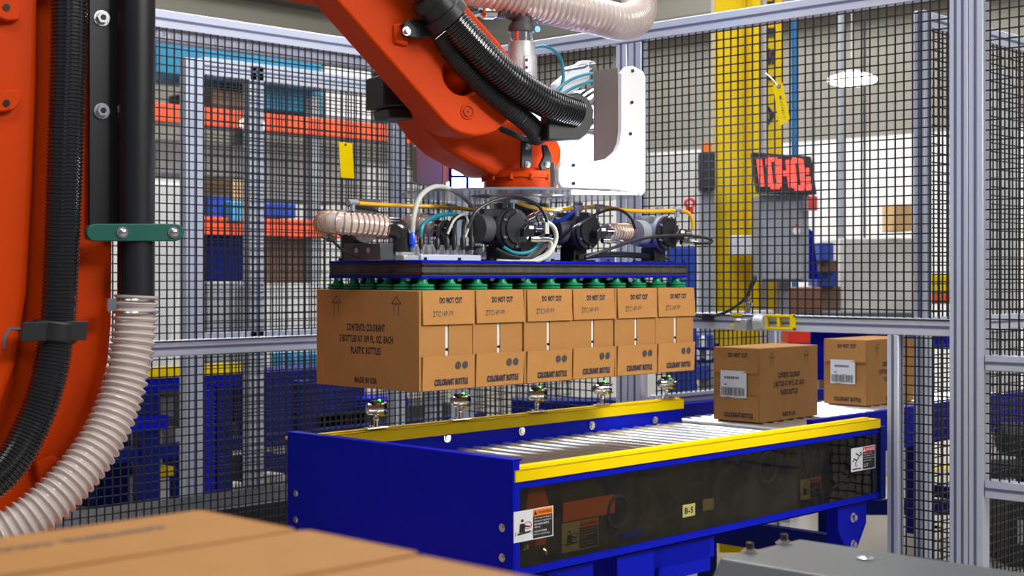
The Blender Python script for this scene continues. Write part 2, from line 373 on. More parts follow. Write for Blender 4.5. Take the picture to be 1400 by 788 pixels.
mesh_panel((FX-h, yg-.004, 0), -EY, .85, rails[1][1], rails[0][0], t)
# side fence beyond, along X
SX, SY, ST = 2.05, -.085, 2.30
t = thing('side_fence', (SX+1, SY, 0), 'mesh side fence running away behind the right fence, blue-lit post first', 'fence')
profile('post', (SX, SY, 0), (SX, SY, ST), (.028, 0, 0), (0, .022, 0), t, [(-.028, 0, 0), (0, -.022, 0)])
profile('post', (4.2, SY, 0), (4.2, SY, ST), (.028, 0, 0), (0, .022, 0), t, [(0, -.022, 0)])
profile('top_rail', (SX+.03, SY, ST-.03), (4.17, SY, ST-.03), (0, .02, 0), (0, 0, .03), t, [(0, -.02, 0)])
profile('middle_rail', (SX+.03, SY, zc), (4.17, SY, zc), (0, .02, 0), (0, 0, .03), t, [(0, -.02, 0)])
mesh_panel((SX+.03, SY-.02, 0), EX, 2.1, zc+.03, ST-.06, t)
mesh_panel((SX+.03, SY-.02, 0), EX, 2.1, .15, zc-.03, t)
t = thing('tunnel_fence', (2.5, 1.12, 0), 'low black mesh guard on far side of the conveyor beyond the fence', 'fence')
profile('post', (2.9, 1.12, 0), (2.9, 1.12, zc), (.022, 0, 0), (0, .022, 0), t, [(0, -.022, 0)])
profile('top_rail', (FX+.05, 1.12, zc), (2.87, 1.12, zc), (0, .02, 0), (0, 0, .02), t, [(0, -.02, 0)])
profile('bottom_rail', (FX+.05, 1.12, .82), (2.87, 1.12, .82), (0, .02, 0), (0, 0, .02), t, [(0, -.02, 0)])
mesh_panel((FX+.05, 1.10, 0), EX, .82, .84, zc-.02, t)
# neighbouring cell fence
BY = 3.15
t = thing('cell_fence', (2.5, BY, 0), 'second mesh fence of the neighbouring cell seen through the left fence', 'fence')
def xpx(px): return OY(px, 300, BY).x
for (a, b) in ((249, 274), (336, 357), (585, 600)):
    x0, x1 = xpx(a), xpx(b); profile('post', ((x0+x1)/2, BY, 0), ((x0+x1)/2, BY, 2.36), ((x1-x0)/2-.004, 0, 0), (0, .03, 0), t, [(0, -.03, 0)])
profile('top_rail', (xpx(274), BY, 2.33), (4.4, BY, 2.33), (0, .03, 0), (0, 0, .042), t, [(0, -.03, 0)])
zb = 1.04
profile('middle_rail', (xpx(274), BY, zb), (4.4, BY, zb), (0, .03, 0), (0, 0, .03), t, [(0, -.03, 0)])
mesh_panel((xpx(274), BY-.034, 0), EX, 2.6, zb+.03, 2.29, t)
mesh_panel((xpx(274), BY-.034, 0), EX, 2.6, .15, zb-.03, t)
# ================================================================ CONVEYOR
CW = .96; RZ = .75
def roller_mesh(name, parent, w_):
    mb = MB(); mb.cyl((0, 0, 0), (0, w_, 0), .0245, n=16); mb.cyl((0, -.012, 0), (0, w_+.012, 0), .008, n=6)
    return mb
t = thing('roller_conveyor', (1, .5, 0), 'blue roller conveyor with yellow edge guards under the hanging boxes', 'conveyor')
ep = MB().box((-.006, -.004, .535), (0, CW+.01, .858)); ep.box((0, -.004, .852), (.03, CW+.01, .858)); ep.box((0, -.004, .535), (.02, 0, .858))
end = build('end_panel', ep, 'blue', t, bev=.0015)
for px, py in ((405, 675), (405, 711), (687, 722), (687, 763)):
    q = OX(px, py, -.006); bolt('bolt', q, -EX, .009, end, h=.25)
XE = 1.925
fr = MB(); fr.box((0, 0, .777), (XE, .006, .800)); fr.box((0, 0, .54), (XE, .006, .566)); fr.box((0, .0, .54), (XE, .05, .545))
fr.box((0, .05, .545), (XE, .055, .72))
build('near_frame', fr, 'blue', t, bev=.001)
build('backing_plate', MB().box((.005, .046, .547), (XE, .0495, .777)), 'back', t)
build('smoked_side_panel', MB().box((.004, -.003, .567), (XE-.04, -.0005, .777)), 'pane', t)
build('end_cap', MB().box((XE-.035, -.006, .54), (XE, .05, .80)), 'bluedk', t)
yg_ = MB(); yg_.box((0, -.008, .797), (1.886, .0, .829)); yg_.box((0, -.008, .825), (1.886, .035, .829)); yg_.box((0, .012, .829), (1.84, .035, .836))
yg_.box((0, .03, .78), (1.886, .035, .829))
build('near_guard', yg_, 'yellow', t, bev=.0015)
ff = MB(); ff.box((0, CW-.006, .56), (1.984, CW, .800)); ff.box((0, CW-.04, .56), (1.984, CW, .566)); ff.box((0, CW-.012, .793), (1.984, CW, .800))
far = build('far_frame', ff, 'blue', t, bev=.001)
yf = MB(); yf.box((0, CW-.016, .797), (1.984, CW-.010, .836)); yf.box((0, CW-.016, .832), (1.984, CW+.03, .836)); yf.box((0, CW+.005, .836), (1.984, CW+.03, .841))
build('far_guard', yf, 'yellow', t, bev=.0015)
for px, py in ((611, 599), (713, 590), (809, 582), (895, 575)):
    q = OY(px, py, CW-.008); bolt('carriage_bolt', q, -EY, .013, far, 'chrome', h=.15)
r0 = None
x = .05
while x < 1.93:
    loc = V((x, .075, RZ-.0245))
    if r0 is None:
        mb = roller_mesh('roller', t, CW-.093); mb.v = [v+loc for v in mb.v]; r0 = build('roller', mb, 'zinc', t, origin=loc)
    else: inst(r0, t, loc)
    x += .0735
# cross members, legs, gusset
for i, X in enumerate((.25, 1.74)):
    lg = MB(); lg.box((X-.04, .03, 0), (X+.04, .10, .54)); lg.box((X-.07, .0, 0), (X+.07, .13, .012))
    L_ = build('leg', lg, 'blue', t, bev=.002)
    lg = MB(); lg.box((X-.04, CW-.10, 0), (X+.04, CW-.03, .56)); lg.box((X-.07, CW-.13, 0), (X+.07, CW, .012)); build('leg', lg, 'blue', t, bev=.002)
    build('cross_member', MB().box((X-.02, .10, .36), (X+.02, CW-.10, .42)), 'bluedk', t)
    pts = [(X-.095, .026, .54), (X+.095, .026, .54), (X+.095, .026, .46), (X+.02, .026, .36), (X-.02, .026, .36), (X-.095, .026, .46)]
    gs = build('gusset', MB().prism(pts, (0, -.006, 0)), 'blue', t, bev=.001)
    bolt('bolt', (X, .02, .49), -EY, .014, gs); bolt('bolt', (X, .02, .395), -EY, .013, gs)
build('cross_member', MB().box((.62, .02, .36), (.66, CW-.02, .54)).box((.62, .02, .47), (.92, .026, .54)), 'blue', t)
mo = MB(); mo.cyl((.95, .4, .44), (.95, .75, .44), .07, n=20); mo.box((.9, .3, .36), (1.0, .42, .53)); build('drive_motor', mo, 'castlt', t)
bp = MB(); bp.box((.45, .02, .43), (.90, .03, .54)); build('skirt_plate', bp, 'blue', t)
# warning labels
def warning(parent, c, w_, hh, duplicate=False, danger=False):
    c = V(c); W = ('yeltint' if duplicate else 'paper'); n = -EY
    base = build('warning_label', quad(MB(), c, EX, EZ, w_, hh, .0006), W, parent, label='white warning sticker with figure and text' if not duplicate else 'yellow-tinted old warning sticker')  # the second variant is a yellow-tinted duplicate behind the pane
    right = c+EX*w_*(.23); k = quad(MB(), right-EZ*hh*.11, EX, EZ, w_*.5, hh*.72, .0009); build('text_panel', k, 'blk', base)
    k = quad(MB(), right+EZ*hh*.36, EX, EZ, w_*.5, hh*.22, .0010); build('header_band', k, ('redl' if danger else ('ordim' if duplicate else 'orl')), base)
    wt = MB(); text(wt, 'DANGER' if danger else 'WARNING', right+EX*w_*.05+EZ*hh*.36, EX, EZ, w_*.35, hh*.10, .02, t=.0014)
    x0 = right-EX*w_*.19+EZ*hh*.36; tri = MB().add([x0+V((-.05*w_, -.0014, -.07*hh)), x0+V((.05*w_, -.0014, -.07*hh)), x0+V((0, -.0014, .08*hh))], [(0, 1, 2)])
    if danger: wt.add(tri.v, [(0, 1, 2)]); build('header_lettering', wt, 'paper', base)
    else: wt.add(tri.v, [(0, 1, 2)]); build('header_lettering', wt, 'blk', base)
    wl = MB()
    lines = (['Walking, riding', 'or climbing on this', 'conveyor will cause', 'serious injury', 'or death.', 'KEEP OFF'] if danger else
             ['Servicing moving or', 'energized equipment', 'can cause severe', 'injury.', 'LOCK OUT POWER', 'before servicing.'])
    for i, s in enumerate(lines):
        lw = w_*.44*min(1, len(s)/19); text(wl, s, right+V((-w_*.22+lw/2, 0, hh*(.18-i*.098-(.04 if i > 3 else 0)))), EX, EZ, lw, hh*.065, .01, t=.0015)
    build('fine_print', wl, W, base)
    fg = MB(); l = c-EX*w_*.25
    def P2(a, b): return l+V((a*w_*.5, -.0014, b*hh))
    def bar(a, b, th):
        a, b = P2(*a), P2(*b); d = (b-a).normalized(); m = d.cross(-EY)*th; fg.add([a-m, b-m, b+m, a+m], [(0, 1, 2, 3)])
    if danger:
        for a, b in (((-.05, -.05), (.18, .14)), ((.18, .14), (.40, .20)), ((.16, .14), (-.12, .27)), ((-.05, -.05), (-.25, .05)), ((-.25, .05), (-.38, -.08)), ((-.05, -.05), (-.16, -.16)), ((-.16, -.16), (-.08, -.32)), ((-.38, -.40), (.30, -.40))): bar(a, b, hh*.028)
        fg.add([P2(.28+.07*math.cos(g*PI/4), .26+.045*math.sin(g*PI/4)) for g in range(8)], [tuple(range(8))])
    else:
        fg.add([P2(-.08+.07*math.cos(g*PI/4), .18+.05*math.sin(g*PI/4)) for g in range(8)], [tuple(range(8))])
        fg.add([P2(*q) for q in ((-.2, .08), (.02, .08), (.06, -.2), (-.24, -.2))], [(0, 1, 2, 3)])
        bar((.0, .0), (.3, -.05), hh*.025); bar((-.32, -.25), (.34, -.21), hh*.03)
        for sx in (-.42, .42): bar((sx, -.16), (sx, -.30), hh*.01)
        ring = MB()
        for g in range(16):
            a0, a1 = g*PI/8, (g+1)*PI/8
            ring.add([P2(.2+r*math.cos(a)*.9, .0+r*math.sin(a)*.6) for r, a in ((.17, a0), (.17, a1), (.21, a1), (.21, a0))], [(0, 1, 2, 3)])
        build('red_circle', ring, 'redl' if not duplicate else 'blk', base)
    build('pictogram', fg, 'blk', base); return base
def midlab(px, py, Y, wpx, hpx):
    q = OY(px, py, Y); a = OY(px-wpx/2, py, Y); b = OY(px+wpx/2, py, Y); return q, (b-a).length if False else abs(b.x-a.x), abs(OY(px, py-hpx/2, Y).z-OY(px, py+hpx/2, Y).z)
q, a, b = midlab(729.5, 717, -.004, 54, 42); warning(t, q, a, b)
q, a, b = midlab(793, 732, .043, 50, 40); warning(t, q, a, b, duplicate=True)
q, a, b = midlab(1180, 627, -.004, 33, 32); warning(t, q, a, b, danger=True)
q, a, b = midlab(1108, 668, .043, 28, 28); warning(t, q, a, b, duplicate=True, danger=False)
q, a, b = midlab(941.5, 698, -.004, 17, 17); bl = build('unit_label', quad(MB(), q, EX, EZ, a, b, .001), mat('yellow_label', (.42, .38, .12), .5), t)
build('lettering', text(MB(), 'B-5', q, EX, EZ, a*.66, b*.5, .02, t=.002), 'blk', bl)
q, a, b = midlab(968, 690, .043, 15, 16); build('unit_label', quad(MB(), q, EX, EZ, a, b, .001), 'yeltint', t)
hw = MB()
for px, py in ((717, 748), (743, 755)):
    q = OY(px, py, .043); hw.lathe(q, q-EY*.012, [(0, .014), (.6, .013), (1, .006)], 12)
build('inner_bolt_heads', hw, 'chrome', t)
q = OY(873, 674, .044); ob_ = MB().box(OY(770, 690, .044)+V((0, 0, -.05)), OY(840, 690, .046)+V((0, 0, .03))); build('orange_reflection', ob_, 'ordim', t)  # orange reflection in the pane, painted as flat patches
q = OY(860, 722, .044); build('orange_reflection', MB().prism([OY(a, b, .0455) for a, b in ((722, 668), (742, 660), (752, 700), (745, 745), (712, 748))], (0, -.002, 0)), 'ordim', t)
build('grey_swirl_rings', MB().torus(OY(845, 700, .044), EY, .045, .006, 28, 6).torus(OY(1050, 640, .044), EY, .05, .005, 28, 6), 'cast', t)  # two grey swirl rings on the backing
build('blue_bracket', MB().box((OY(850, 735, .04).x, .040, .575), (OY(878, 735, .04).x, .046, .592)), 'blue', t)
# second conveyor beyond the fence
t = thing('roller_conveyor', (3.2, .75, 0), 'narrower blue roller conveyor carrying two boxes beyond the fence', 'conveyor')
n0, n1 = .46, 1.06
for y in (n0, n1): build('side_frame', MB().box((2.16 if y == n0 else 2.0, y-.015, .60), (4.3, y+.015, .772 if y == n0 else .80)), 'blue', t, bev=.001)
r0 = None; x = 2.05
while x < 4.2:
    loc = V((x, n0+.02, RZ-.0245))
    if r0 is None:
        mb = roller_mesh('roller', t, n1-n0-.04); mb.v = [v+loc for v in mb.v]; r0 = build('roller', mb, 'zinc', t, origin=loc)
    else: inst(r0, t, loc)
    x += .0735
for X in (2.3, 4.1):
    for y in (n0, n1): build('leg', MB().box((X-.03, y-.03, 0), (X+.03, y+.03, .6)), 'bluedk', t)
    build('cross_member', MB().box((X-.02, n0, .2), (X+.02, n1, .26)), 'bluedk', t)
build('belt_bed', MB().box((2.04, n0+.02, .62), (4.25, n1-.02, .66)), 'dark', t)
# photo eyes on the far guard
for i, (px, py) in enumerate(((514, 594), (629, 579), (734, 568), (823, 557), (911, 547))):
    b = OY(px, py, CW+.008); b.z = .841
    words = ('nearest the blue end panel, leftmost of five', 'second from the left of five', 'third, middle one of five', 'fourth from the left of five', 'farthest right of five, near guard end')[i]
    t = thing('photo_sensor', b, 'chrome photo sensor on the far yellow guard, ' + words, 'sensor', 'photo sensors along the far yellow guard')
    m_ = MB().box(b+V((-.045, -.012, 0)), b+V((.045, .012, .005))); m_.cyl(b+V((-.02, 0, .005)), b+V((-.02, 0, .010)), .008); build('foot_plate', m_, 'chrome', t, bev=.001)
    m_ = MB().cyl(b+V((0, 0, .005)), b+V((0, 0, .045)), .0075, .006); m_.sphere(b+V((0, 0, .03)), .010); build('stem', m_, 'chrome', t)
    c = b+V((0, 0, .064)); d = (EX*.85-EY*.5).normalized()
    m_ = MB().lathe(c-d*.034, c+d*.03, [(0, .012), (.1, .02), (.6, .022), (.75, .019), (1, .019)], 16); hd = build('sensor_body', m_, 'chrome', t)
    m_ = MB().lathe(c+d*.024, c+d*.036, [(0, .023), (.8, .023), (1, .018)], 16); m_.box(c+V((-.02, -.012, .016)), c+V((.016, .010, .027))); build('cap', m_, 'gloss', t)
    m_ = MB().sphere(c+V((.008, -.008, .026)), .006, 8); build('status_light', m_, 'ledg', hd)
    m_ = MB().box(c+d*.012+V((-.005, -.013, -.024)), c+d*.012+V((.009, .013, -.014))); build('yellow_mark', m_, 'yellow', hd)
# ================================================================ CARDBOARD BOXES
BW, BL, BH = .2185, .48, .298
def make_box():
    t = thing('cardboard_box', (0, 0, 0), 'x', 'box')
    k = .004; b = MB()
    b.box((0, .004, 0), (k, BL, BH)); b.box((BW-k, .004, 0), (BW, BL, BH)); b.box((k, .004, 0), (BW-k, BL, k)); b.box((k, .004, BH-k), (BW-k, BL, BH)); b.box((k, BL-k, k), (BW-k, BL, BH-k))
    build('carton', b, 'card', t, origin=(0, 0, 0), bev=.0015, seg=1)
    g0, g1 = .106, .120
    build('side_flap', MB().box((.001, .0005, .003), (g0, .004, BH-.003)), 'card', t, origin=(0, 0, 0))
    build('side_flap', MB().box((g1, .0005, .003), (BW-.001, .004, BH-.003)), 'card', t, origin=(0, 0, 0))
    def flap(z0, z1, lift, up):
        x0, x1 = .010, BW-.001; y = -.004
        a = [(x0, y, z0), (x1, y, z0), (x1, y, z1), (x0, y, z1)]
        pts = []
        for (X, Y, Z) in a:
            s = lift*(1 if (Z == (z0 if up else z1)) else 0)*(1.6 if X == x1 else 1); pts.append(V((X, Y-s, Z)))
        return MB().prism(pts, (0, .0042, 0))
    tf = build('top_flap', flap(.197, BH-.001, .004, True), 'card2', t, origin=(0, 0, 0))
    bf = build('bottom_flap', flap(.003, .104, .003, False), 'card2', t, origin=(0, 0, 0))
    sk = MB(); text(sk, 'DO NOT CUT', (BW*.56, -.0058, .268), EX, EZ, .092, .0185, .05, t=.001)
    build('lettering', sk, 'ink', tf, origin=(0, 0, 0))
    sk = MB(); text(sk, 'ZTC14P-PP', (BW*.41, -.0072, .228), EX, EZ, .083, .0175, .012, t=.001)
    build('batch_print', sk, 'inkg', tf, origin=(0, 0, 0))
    sk = MB(); text(sk, 'COLORANT BOTTLE', (BW*.57, -.006, .026), EX, EZ, .137, .020, .05, t=.001)
    build('lettering', sk, 'ink', bf, origin=(0, 0, 0))
    sk = MB()
    for x in (.151, .180):
        c = V((x, -.0088, .074)); sk.add([c+V((.0115*math.cos(g*PI/8), 0, .0115*math.sin(g*PI/8))) for g in range(16)], [tuple(range(16))[::-1]])
    build('round_marks', sk, mat('grey_mark', (.06, .06, .07), .7, var=.4, vs=300), bf, origin=(0, 0, 0))
    sk = MB()
    for sgn in (-1, 1):
        X = -.0006 if sgn < 0 else BW+.0006; ux = -EY if sgn < 0 else EY
        c = V((X, BL/2, 0)); tt = 0
        text(sk, 'CONTENTS: COLORANT', c+EZ*.184, ux, EZ, .178, .0225, .038, t=tt)
        text(sk, '2 BOTTLES AT 109 FL. OZ. EACH', c+EZ*.149, ux, EZ, .25, .0225, .038, t=tt)
        text(sk, 'PLASTIC BOTTLES', c+EZ*.114, ux, EZ, .14, .0225, .038, t=tt)
        text(sk, 'MADE IN USA', c+EZ*.024, ux, EZ, .105, .019, .05, t=tt)
        for s in (-1, 1):
            a = c+ux*(.14*s)+EZ*.252
            o_ = [(-.010, -.028), (-.010, .006), (-.021, .006), (0, .028), (.021, .006), (.010, .006), (.010, -.028)]
            for p, q in zip(o_[:-1], o_[1:]):
                A, B = a+ux*p[0]+EZ*p[1], a+ux*q[0]+EZ*q[1]; d = (B-A).normalized()*.001; m = d.cross(ux.cross(EZ)).normalized()*.0011
                sk.add([A-m-d, B-m+d, B+m+d, A+m-d], [(0, 1, 2, 3)])
            text(sk, 'UP', a+EZ*.006, ux, EZ, .013, .009, .02, t=tt)
    build('side_print', sk, mat('side_ink', (.02, .018, .03), .7, var=.2, vs=200), t, origin=(0, 0, 0), kind='stuff')
    bt = MB()
    for z0, z1 in ((.02, .118), (.124, .215)): bt.box((.06, .0045, z0), (.17, .2, z1))
    build('bottle', bt, 'paper', t, origin=(0, 0, 0), bev=.004)
    return t
proto = make_box()
ordn = ['nearest and leftmost box in the hanging row, its long CONTENTS side showing', 'second box from the left in the row held under the gripper', 'third box from the left in the row held under the gripper',
        'fourth box from the left in the row held under the gripper', 'fifth box from the left in the row held under the gripper', 'farthest, rightmost box in the row held under the gripper']
for i in range(6):
    o = proto if i == 0 else tree(proto)
    o.location = (.0965+.222*i, .476+(0, .002, -.001, .003, 0, .002)[i], 1.0015); o['label'] = ordn[i]; o['group'] = 'boxes held in a row under the gripper'
    o.rotation_euler = (0, 0, math.radians((0, .25, -.2, .2, -.1, .1)[i]))
def ship_label(root, seed):
    rnd = random.Random(seed)
    lb = build('shipping_label', MB().add([(.04, -.0095, .096), (.165, -.0095, .096), (.165, -.0095, .205), (.04, -.0095, .205)], [(0, 1, 2, 3)]), 'paper', None, origin=(0, 0, 0)); lb.parent = root; lb.location = (0, 0, 0)
    mb = MB(); x = .046
    while x < .155:
        w_ = rnd.choice((.0015, .003, .004)); quad(mb, (x+w_/2, -.0098, .120), EX, EZ, w_, .030+rnd.random()*.008); x += w_+rnd.choice((.0015, .0025))
    x = .06
    while x < .13:
        w_ = rnd.choice((.003, .006, .007)); quad(mb, (x+w_/2, -.0098, .176), EX, EZ, w_, .010); x += w_+.0022
    quad(mb, (.066, -.0098, .148), EX, EZ, .014, .004); quad(mb, (.155, -.0098, .094), EX, EZ, .024, .003); quad(mb, (.08, -.0098, .097), EX, EZ, .03, .002)
    b = build('barcode', mb, 'inkg', None, origin=(0, 0, 0), kind='stuff'); b.parent = lb; b.location = (0, 0, 0)
for i, (px, py, d, lab) in enumerate(((1037.7, 580, 5.75, 'brown box with white barcode label on the conveyor just past the fence'), (1185, 560, 6.48, 'second brown box with white barcode label, partly behind the aluminium post'))):
    q = at(px, py, d); o = tree(proto); o['label'] = lab; o['group'] = 'labelled boxes arriving on the conveyor'
    o.rotation_euler = (0, 0, -PI/2); o.scale = (1.02, .90, 1); o.location = (q.x, q.y+BW*1.02, RZ+.001); 
    # local end face (y=0) now faces -X; local x runs towards -Y
    for ch in list(o.children_recursive):
        if ch.name.startswith(('round_marks', 'batch_print')): bpy.data.objects.remove(ch)
    ship_label(o, i)
# foreground stack on a pallet
SZ = .138; ka = OZ(262, 697, SZ+.898); kb = OZ(770, 790, SZ+.898); FXr, FYr = (ka.x+kb.x)/2, ka.y
pl = thing('pallet', (-1.88, -1.45, 0), 'wooden pallet under the foreground stack of boxes', 'pallet')
sl = None
for i in range(7):
    x = FXr-.50+.03+i*.075
    build('deck_board', MB().box((x-.03, -1.90, .113), (x+.03, -1.0, .133)), 'wood', pl)
for y in (-1.87, -1.45, -1.03): build('runner', MB().box((-2.13, y-.03, .018), (-1.65, y+.03, .113)), 'wood', pl)
for x in (-2.1, -1.68): build('bottom_board', MB().box((x-.03, -1.90, 0), (x+.03, -1.0, .018)), 'wood', pl)
names = ['left rearmost top box of the blurred foreground stack, its top at the lower left', 'second top box of the blurred foreground stack, between the left and right ones', 'third top box of the blurred foreground stack, at the bottom middle', 'nearest top box of the foreground stack, below the picture edge']
for j in range(4):
    for lv in range(3):
        top = lv == 2
        o = tree(proto); o.rotation_euler = (0, 0, PI/2 if True else 0)
        o['group'] = 'boxes of the foreground pallet stack'
        o['label'] = names[j] if top else 'lower box hidden inside the foreground pallet stack'
        # rotated +90: local x -> +Y, local y -> -X ; end face (y=0) faces +X
        o.scale = (.955, .96, 1); o.location = (FXr-.005+(0, .006, -.004, .003)[j], FYr-.2185*(j+1)+.001, SZ+lv*.3)
        if top:
            k = MB(); 
            for (s, u, ww) in ((('DO NOT OPEN', .40, .19) if j % 2 else ('CONTENTS: COLORANT', .26, .30)),):
                text(k, s, (BW*.62 if j != 1 else BW*.3, u, BH+.0006), EY, -EX, ww, .024, .05, t=0)
            seam = MB().box((BW*.5-.001, .002, BH), (BW*.5+.001, BL-.002, BH+.0006))
            b = build('top_print', k, mat('faded_ink', (.15, .10, .075), .8), None, origin=(0, 0, 0)); b.parent = o
# ================================================================ MACHINE COVER bottom right
t = thing('machine_cover', (-.2, -1.4, 0), 'flat grey steel machine cover with bolts at the lower right', 'machine cover')
zt = .80
c0 = OZ(1090, 737, zt); c1 = OZ(987, 764, zt)
x1, x0, y1 = c0.x, c1.x, (c0.y+c1.y)/2; y0 = y1-1.5
pts = [(x0, zt), (x1, zt), (x1+.012, zt-.012), (x1+.012, .05), (x0-.09, .05), (x0-.09, zt-.11)]
build('housing', MB().prism([(p[0], y0, p[1]) for p in pts], (0, y1-y0, 0)), 'machine', t, bev=.004)
build('base_frame', MB().box((x0-.05, y0+.05, 0), (x1-.03, y1-.05, .05)), 'dark', t)
for px, py, kk in ((1072, 744, 1), (1025, 756, 1), (1183, 765, 0)):
    q = OZ(px, py, zt); mb = MB().cyl(q, q+EZ*.003, .0175, n=20)
    if kk: mb.lathe(q+EZ*.003, q+EZ*.008, [(0, .012), (1, .011)], 6)
    else: mb.lathe(q+EZ*.003, q+EZ*.006, [(0, .012), (1, .006)], 20)
    wb = build('washer_bolt', mb, 'steel', t)
    if kk: build('stud', MB().cyl(q+EZ*.008, q+EZ*.020, .0075, n=12), 'gloss', wb)
# ================================================================ ROBOT
RB = PL(60, 760, 0); RB.z = 0
rb = thing('robot_arm', RB, 'large orange industrial robot arm reaching down to the gripper', 'robot')
def polyPL(pts, t): return [PL(a, b, t) for a, b in pts]
def arc(cx, cy, r, a0, a1, n=10): return [(cx+r*math.cos(math.radians(a0+(a1-a0)*i/n)), cy+r*math.sin(math.radians(a0+(a1-a0)*i/n))) for i in range(n+1)]
def slab(pts, t1, t2): return MB().prism(polyPL(pts, t2), -ND*(t2-t1))
def boolcut(o, cutter, op='DIFFERENCE'):
    m = o.modifiers.new('cut', 'BOOLEAN'); m.object = cutter; m.solver = 'EXACT'; m.operation = op
    bpy.context.view_layer.update()
    me = bpy.data.meshes.new_from_object(o.evaluated_get(bpy.context.evaluated_depsgraph_get())); o.modifiers.clear(); o.data = me
    me.shade_smooth(); me.set_sharp_from_angle(angle=math.radians(35)); bpy.data.objects.remove(cutter)
# lower (link) arm
link = [(-150, -70), (152, -70), (153, 200), (154, 330), (153, 440), (149, 490), (138, 545), (118, 602), (88, 655), (50, 697), (5, 716), (-60, 712), (-120, 690), (-150, 640)]
la = build('link_arm', slab(link, -.16, .10), 'orange', rb, bev=.012, seg=3)
rib = [(-150, -60), (53, -60), (51, 120), (46, 250), (38, 400), (22, 500), (-10, 590), (-60, 650), (-150, 640)]
build('raised_web', slab(rib, .10, .155), 'orange', la, bev=.02, seg=3)
for py, pts in ((20, [(-12, 2), (18, -18), (28, 12), (27, 27), (10, 28), (-12, 20)]), (140, [(-12, 124), (28, 122), (29, 138), (20, 150), (2, 153), (-12, 150)])):
    lg = build('lifting_lug', slab(pts, .155, .185), 'orange', la, bev=.004)
for py in (10, 141): q = PL(9, py, .186); build('lug_bore', MB().cyl(q, q+ND*.003, .009, n=16), 'gloss', la)
build('bump_stop', slab([(48, 632), (72, 622), (92, 632), (80, 655), (55, 668)], .10, .14), 'orange', la, bev=.008)
build('groove_line', slab([(4, 462), (12, 448), (55, 448), (55, 451), (14, 451), (8, 464), (8, 478), (4, 478)], .150, .157), 'groove', la)
# hose carrier plate, tube, clamp
cp = build('carrier_plate', slab([(122, -60), (165, -60), (165, 322), (122, 322)], .105, .125), 'tube', rb, bev=.002)
for py in (25, 152):
    q = PL(139, py, .125); mb = MB().cyl(q, q+ND*.004, .0225, n=20); mb.lathe(q+ND*.004, q+ND*.02, [(0, .017), (1, .016)], 6); b_ = build('hex_bolt', mb, 'steel', cp)
    build('bolt_socket', MB().cyl(q+ND*.02, q+ND*.0205, .009, n=6), 'gloss', b_)
tb = build('vacuum_tube', MB().sweep([PL(187, -80, .17), PL(186.5, 150, .17), PL(186, 410, .17)], .0515, step=.4, n=24), 'tube', rb)
gc = build('tube_clamp', slab(arc(240, 318, 12, -90, 90, 6)+arc(130, 318, 12, 90, 270, 6), .20, .23), 'teal', rb, bev=.003)
for px in (167, 237):
    q = PL(px, 318, .23); mb = MB().cyl(q, q+ND*.004, .016, n=20); mb.lathe(q+ND*.004, q+ND*.014, [(0, .012), (.7, .011), (1, .006)], 12); build('clamp_bolt', mb, 'steel', gc)
def rib_fn(r, amp, pitch):
    return lambda i, L: r+(amp if i % 4 in (0, 1) else -amp)
# clear hose, left
path = [PL(186, 404, .17), PL(184, 440, .17), PL(180, 480, .175), (PL(166, 540, .19)), PL(140, 600, .22), PL(100, 655, .25), PL(50, 702, .27), PL(-10, 738, .27), PL(-90, 765, .24)]
hs = build('clear_vacuum_hose', MB().sweep(path, rib_fn(.0565, .0035, .0215), step=.0054, n=20), 'pvc', rb)
rg = MB(); Lp = resample(path, .0215)
for i in range(1, len(Lp)-1): rg.torus(Lp[i], Lp[i+1]-Lp[i-1], .0605, .0028, 20, 6)
build('hose_ribs', rg, 'pvcr', hs)
q = PL(186, 410, .17); mb = MB(); 
for dz in (0, -.035): mb.torus(q+EZ*dz, EZ, .0605, .004, 24, 6)
mb.obox(PL(152, 417, .2), UD*.012, ND*.012, EZ*.016); mb.cyl(PL(150, 408, .2), PL(150, 428, .2), .007); build('hose_clamp', mb, 'steel', hs)
# black corrugated hose, left
path = [PL(95, -60, .20), PL(94, 60, .20), PL(90, 180, .20), PL(86, 300, .20), PL(82, 400, .20), PL(77, 460, .20), PL(66, 520, .21), PL(45, 580, .22), PL(10, 640, .24), PL(-50, 690, .25)]
bh = build('corrugated_cable_hose', MB().sweep(path, rib_fn(.047, .0022, .0105), step=.0026, n=18), 'gloss', rb)
q = PL(75, 453, .20); mb = MB(); dr = (PL(76, 440, .2)-PL(72, 470, .2)).normalized()
mb.lathe(q-dr*.028, q+dr*.028, [(0, .054), (.08, .060), (.92, .060), (1, .054)], 24); mb.obox(PL(74, 453, .24), UD*.086, ND*.01, dr*.026); build('hose_clip', mb, 'black', bh, bev=.002)
# forearm
fa_pts = [(406, -62)]+[(650+58*math.cos(math.radians(a)), 128+58*math.sin(math.radians(a))) for a in range(136, -40, -11)]+[(708, 92), (685, 60), (632, 0), (574, -62)]
fo = build('forearm', slab(fa_pts, .065, .215), 'orange', rb)
q = PL(633, 100, .215); cut = build('cutter', MB().cyl(q-ND*.085, q+ND*.05, .070, n=40), 'orange'); boolcut(fo, cut)
fo.modifiers.new('bevel', 'BEVEL').width = .016; fo.modifiers['bevel'].segments = 3; fo.modifiers['bevel'].limit_method = 'ANGLE'; fo.modifiers['bevel'].angle_limit = math.radians(50)
cb = MB().lathe(q-ND*.088, q-ND*.012, [(0, .066), (.35, .060), (.6, .035), (1, .02)], 32); build('bore_cone', cb, 'orange', fo)
fr_ = [(350, -40), (560, 142), (600, 178), (640, 188), (640, 170), (612, 158), (590, 140), (400, -40)]
q = PL(639, 153, .216); mb = MB().torus(q, ND, .021, .004, 28, 6); mb.cyl(q, q+ND*.005, .014, n=20); cv = build('cap_screw', mb, 'orange', fo)
